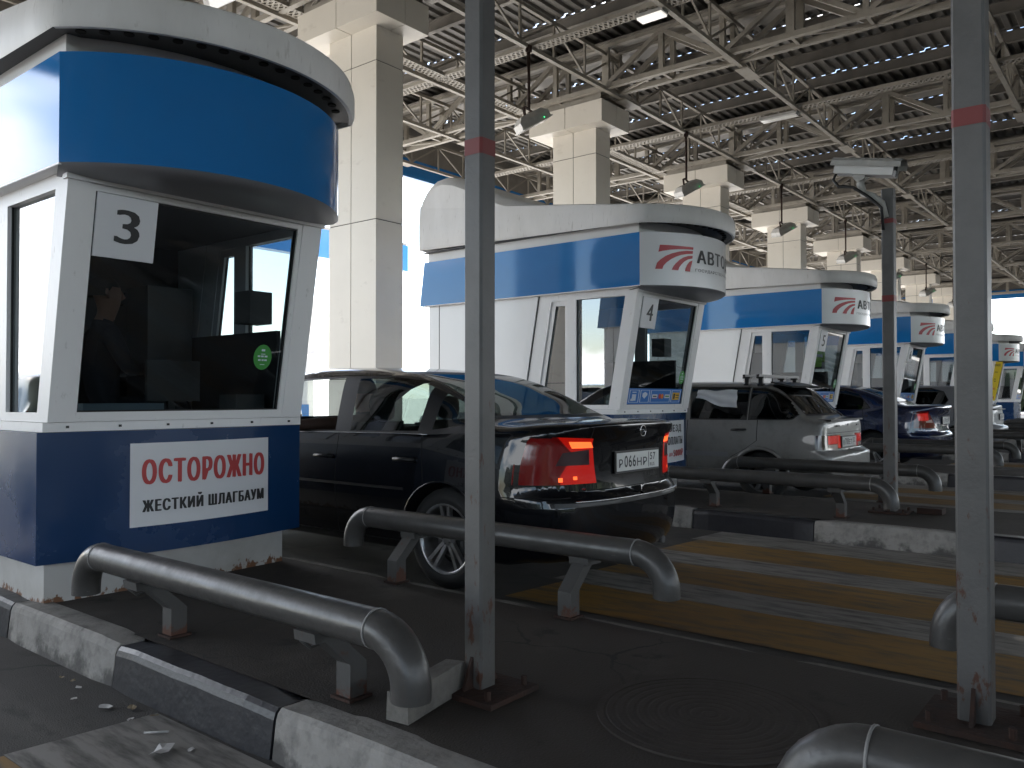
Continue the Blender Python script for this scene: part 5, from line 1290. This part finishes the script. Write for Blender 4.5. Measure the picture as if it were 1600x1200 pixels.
# ================================================================== PEOPLE
def skinned(name, joints, edges, matn, sub=2):
    me = bpy.data.meshes.new(name); ks = list(joints); idx = {k: i for i, k in enumerate(ks)}
    me.from_pydata([joints[k][0] for k in ks], [(idx[a], idx[b]) for a, b in edges], [])
    ob = bpy.data.objects.new(name, me); COL.objects.link(ob)
    sk = ob.modifiers.new('s', 'SKIN'); sk.use_smooth_shade = True
    for i, k in enumerate(ks):
        r = joints[k][1]; r = r if isinstance(r, tuple) else (r, r); me.skin_vertices[0].data[i].radius = r
        me.skin_vertices[0].data[i].use_root = (i == 0)
    sb = ob.modifiers.new('u', 'SUBSURF'); sb.levels = sub
    dg = bpy.context.evaluated_depsgraph_get(); dg.update(); m2 = bpy.data.meshes.new_from_object(ob.evaluated_get(dg))
    vs_ = [tuple(v.co) for v in m2.vertices]; fs_ = [tuple(p.vertices) for p in m2.polygons]
    bpy.data.objects.remove(ob); bpy.data.meshes.remove(m2); return vs_, fs_
def person(label, hip, dirv, jacket, arm=None, seated=True):
    """hip: world position of the pelvis; dirv: facing in the ground plane (unit)"""
    hx, hy, hz = hip; f = Vector((dirv[0], dirv[1], 0)).normalized(); r = Vector((f.y, -f.x, 0)); up = Vector((0, 0, 1)); Hp = Vector(hip)
    def q(a, b, c): return tuple(Hp+r*a+f*b+up*c)
    J = {'pelvis': (q(0, 0, 0), (.15, .11)), 'waist': (q(0, -.02, .16), (.135, .10)), 'chest': (q(0, -.02, .36), (.155, .11)), 'neckb': (q(0, 0, .50), (.07, .065)), 'neck': (q(0, .02, .56), .052), 'jaw': (q(0, .035, .62), (.062, .07)), 'head': (q(0, .025, .70), (.078, .095)), 'crown': (q(0, .01, .77), (.060, .075)),
         'shL': (q(-.17, -.01, .45), .062), 'shR': (q(.17, -.01, .45), .062)}
    E_ = [('pelvis', 'waist'), ('waist', 'chest'), ('chest', 'neckb'), ('neckb', 'neck'), ('neck', 'jaw'), ('jaw', 'head'), ('head', 'crown'), ('chest', 'shL'), ('chest', 'shR')]
    for s_, n_ in ((-1, 'L'), (1, 'R')):
        J['kn'+n_] = (q(s_*.11, .44, .04), .062); J['hipj'+n_] = (q(s_*.09, .06, -.02), .085); J['an'+n_] = (q(s_*.11, .52, -.36), .042); J['ft'+n_] = (q(s_*.11, .66, -.40), .038)
        E_ += [('pelvis', 'hipj'+n_), ('hipj'+n_, 'kn'+n_), ('kn'+n_, 'an'+n_), ('an'+n_, 'ft'+n_)]
        el = q(s_*.24, .08, .22); wr_ = q(s_*.16, .34, .24)
        if arm and arm[0] == n_: el, wr_ = arm[1], arm[2]
        el = Vector(el); wr_ = Vector(wr_); d = (wr_-el).normalized(); palm = wr_+d*.06
        J['el'+n_] = (tuple(el), .044); J['wr'+n_] = (tuple(wr_), .028); J['pa'+n_] = (tuple(palm), (.040, .018))
        E_ += [('sh'+n_, 'el'+n_), ('el'+n_, 'wr'+n_), ('wr'+n_, 'pa'+n_)]
    vs_, fs_ = skinned('person', J, E_, 'skin')
    t = thing('person', label, 'person', hip, None)
    g = MB().m('skin'); o = g.add(vs_, fs_, True)
    zcol = Hp.z+.53
    # clothing colours by region of the one continuous body
    for m_ in (jacket, 'cloth_dark', 'skin'): g.m(m_)
    ji, di, si = [g.mats.index(M[x]) for x in (jacket, 'cloth_dark', 'skin')]
    for k, f_ in enumerate(g.f):
        c = sum((Vector(g.v[i]) for i in f_), Vector())/len(f_); a = (c-Hp)
        mi = ji
        if c.z > zcol: mi = si
        elif a.z < .0 or a.dot(f) > .2 and a.z < .12: mi = di
        for n_ in 'LR':
            w_ = Vector(J['wr'+n_][0])
            if (c-w_).length < .07 or (c-Vector(J['pa'+n_][0])).length < .08: mi = si
        g.mi[k] = mi
    # five fingers per hand, nose and ears
    g.cur = si
    for n_, s_ in (('L', -1), ('R', 1)):
        w_ = Vector(J['wr'+n_][0]); p_ = Vector(J['pa'+n_][0]); d = (p_-w_).normalized(); sd_ = d.cross(up).normalized()
        for k in range(4):
            b = p_+sd_*(.024-.016*k)+d*.02; ln = (.06, .07, .066, .052)[k]
            g.tube([b, b+d*ln*.5, b+d*ln*.8-up*.016, b+d*ln*.9-up*.035], [.009, .0085, .008, .006], 8)
        b = w_+d*.03+sd_*.03*s_*-1; g.tube([b, b+d*.025+sd_*-s_*.02, b+d*.05+sd_*-s_*.024-up*.01], [.011, .010, .007], 8)
    nb = Vector(q(0, .118, .675)); g.tube([Vector(q(0, .10, .715)), nb, Vector(q(0, .10, .66))], [.008, .014, .008], 8)
    for s_ in (-1, 1): g.tube([Vector(q(s_*.078, .01, .66)), Vector(q(s_*.088, .0, .69)), Vector(q(s_*.08, .0, .715))], [.008, .012, .008], 8)
    g.build('body', t)
    g = MB().m('hair'); rows = []
    for k in range(9):
        a = pi/2*k/8; rr = cos(a); rows.append([q(.088*rr*cos(b*pi/8), .003+.103*rr*sin(b*pi/8)-.012, .70+.102*sin(a)-(0.03*(1-sin(a)) if sin(b*pi/8) < .3 else -.03*(1-sin(a)))) for b in range(16)])
    g.grid(rows, closed=True); g.build('hair', t)
    g = MB().m('hole')
    for s_ in (-1, 1): g.tube([q(s_*.03, .112, .70), q(s_*.03, .118, .70)], .007, 8)
    g.tube([q(-.022, .108, .632), q(0, .113, .630), q(.022, .108, .632)], .004, 6); g.build('eyes_and_mouth', t)
    return t
person('driver of the black sedan, brown sleeve and elbow resting out of the window', (4.20, 4.83, .56), (0, 1), 'cloth_brown', arm=('L', (3.70, 4.98, 1.00), (3.72, 5.22, 1.04)))
person('attendant in dark clothes sitting inside booth 3', (2.32, 5.05, 1.14), (1, -.15), 'cloth_dark')
# hi-vis jacket hung up inside booth 5
def jacket(x, y, z):
    t = thing('hi_vis_jacket', 'yellow-green hi-vis jacket hanging behind the front window of booth 5', 'jacket', (x, y, z))
    g = MB().m('hivis'); rows = []
    for zz, w_, d in ((z+.02, .06, .04), (z, .16, .06), (z-.05, .21, .07), (z-.14, .20, .08), (z-.16, .2, .08), (z-.25, .19, .08), (z-.40, .20, .08), (z-.44, .20, .08), (z-.55, .21, .07)):
        rows.append([(x+w_*cos(a*pi/10)*(1+.05*sin(a*3+zz*20)), y+d*sin(a*pi/10)*(1+.15*sin(a*5+zz*9)), zz) for a in range(20)])
    g.grid(rows, closed=True); b = g.build('torso', t)
    for s_ in (-1, 1):
        g = MB().m('hivis'); g.tube([(x+s_*.17, y, z-.04), (x+s_*.24, y-.01, z-.14), (x+s_*.26, y-.02, z-.30), (x+s_*.25, y-.02, z-.46)], [.05, .055, .05, .045], 12); g.build('sleeve', t)
    g = MB().m('reflective')
    for zz in (z-.22, z-.40): g.grid([[(x+.207*cos(a*pi/10)*(1+.05*sin(a*3)), y+.092*sin(a*pi/10), zz+h_) for a in range(20)] for h_ in (0, .045)], closed=True)
    g.build('reflective_band', t)
jacket(13.18, 4.40, 2.235)

# ================================================================== BEYOND THE CANOPY
def gantry():
    t = thing('road_gantry', 'blue banded gantry in the bright haze beyond the booths, behind the nearest column', 'gantry', (24, 30, 0))
    g = MB().m('blue'); g.box(8, 28.97, 30, 30.5, 7.58, 8.87); g.build('blue_band', t)
    g = MB().m('clad'); g.box(22.75, 23.2, 30.1, 30.5, 0, 7.58); g.build('leg', t); g = MB().m('clad'); g.box(10, 10.45, 30.1, 30.5, 0, 7.58); g.build('leg', t)
    g = MB().m('steel'); g.box(8, 28.9, 30.05, 30.45, 8.872, 9.0); g.box(8.2, 28.6, 30.55, 30.62, 7.7, 7.8); g.build('beam', t)
gantry()
def kiosk():
    t = thing('service_kiosk', 'low white and blue kiosk beyond the booths, seen through the sedan windscreen', 'kiosk', (13.5, 21.0, 0))
    g = MB().m('white'); g.box(12.0, 15.2, 20, 22.4, 1.0, 2.5); g.build('wall', t)
    g = MB().m('blue'); g.box(11.97, 15.23, 19.97, 22.43, 0, 1.0); g.build('base', t)
    g = MB().m('darkglass'); g.box(12.4, 13.3, 19.985, 19.998, 1.4, 2.1); g.box(13.8, 14.7, 19.985, 19.998, 1.4, 2.1); g.build('window', t)
    g = MB().m('roofwhite'); g.box(11.85, 15.35, 19.85, 22.55, 2.5, 2.62); g.build('roof', t)
kiosk()

# trees added behind, left and far right to block low sky and darken reflections
def tree_screen(name, label, x0, x1, y0, y1, hgt):
    rd = random.Random(5); g = MB().m(mat('dark_foliage', (.035, .05, .022), .9, col2=(.02, .03, .014), nscale=.8))
    n = int(max(x1-x0, y1-y0)/2.2)
    for k in range(n*3):
        cx = rd.uniform(x0, x1); cy = rd.uniform(y0, y1); hh = hgt*rd.uniform(.7, 1.05); r = rd.uniform(2.0, 3.4)
        for q in range(26):
            a = rd.uniform(0, 2*pi); zz = hh*rd.uniform(.05, 1); rr = r*(1-.55*zz/hh)*rd.uniform(.4, 1); p = Vector((cx+rr*cos(a), cy+rr*sin(a), zz)); e = rd.uniform(.9, 1.7)
            u = Vector((rd.uniform(-1, 1), rd.uniform(-1, 1), rd.uniform(-1, 1))).normalized(); v = u.cross(Vector((rd.uniform(-1, 1), rd.uniform(-1, 1), .3))).normalized()
            g.add([p-u*e-v*e*.6, p+u*e*.7-v*e, p+u*e+v*e*.7, p-u*e*.5+v*e], [(0, 1, 2, 3)])
    g.build(name, kind='stuff')
tree_screen('added_tree_screen', '', -70, 70, -64, -52, 8)
tree_screen('added_tree_screen', '', 78, 88, -50, 40, 4.5)
tree_screen('added_tree_screen', '', -70, -58, -50, 25, 9)

bl = copy.deepcopy(HAT)  # two unseen cars added to put dark shapes into the sedan's reflections
bc = car(bl, -5.6, .6, 'p_black', 'black hatchback added out of frame, left of the camera, to darken reflections', name='hatchback_car', group='unseen cars added left of the camera to darken reflections', lit=False)
copy_tree(bc, (0, -5.0, 0), label='second black hatchback added out of frame behind the first, to darken reflections')
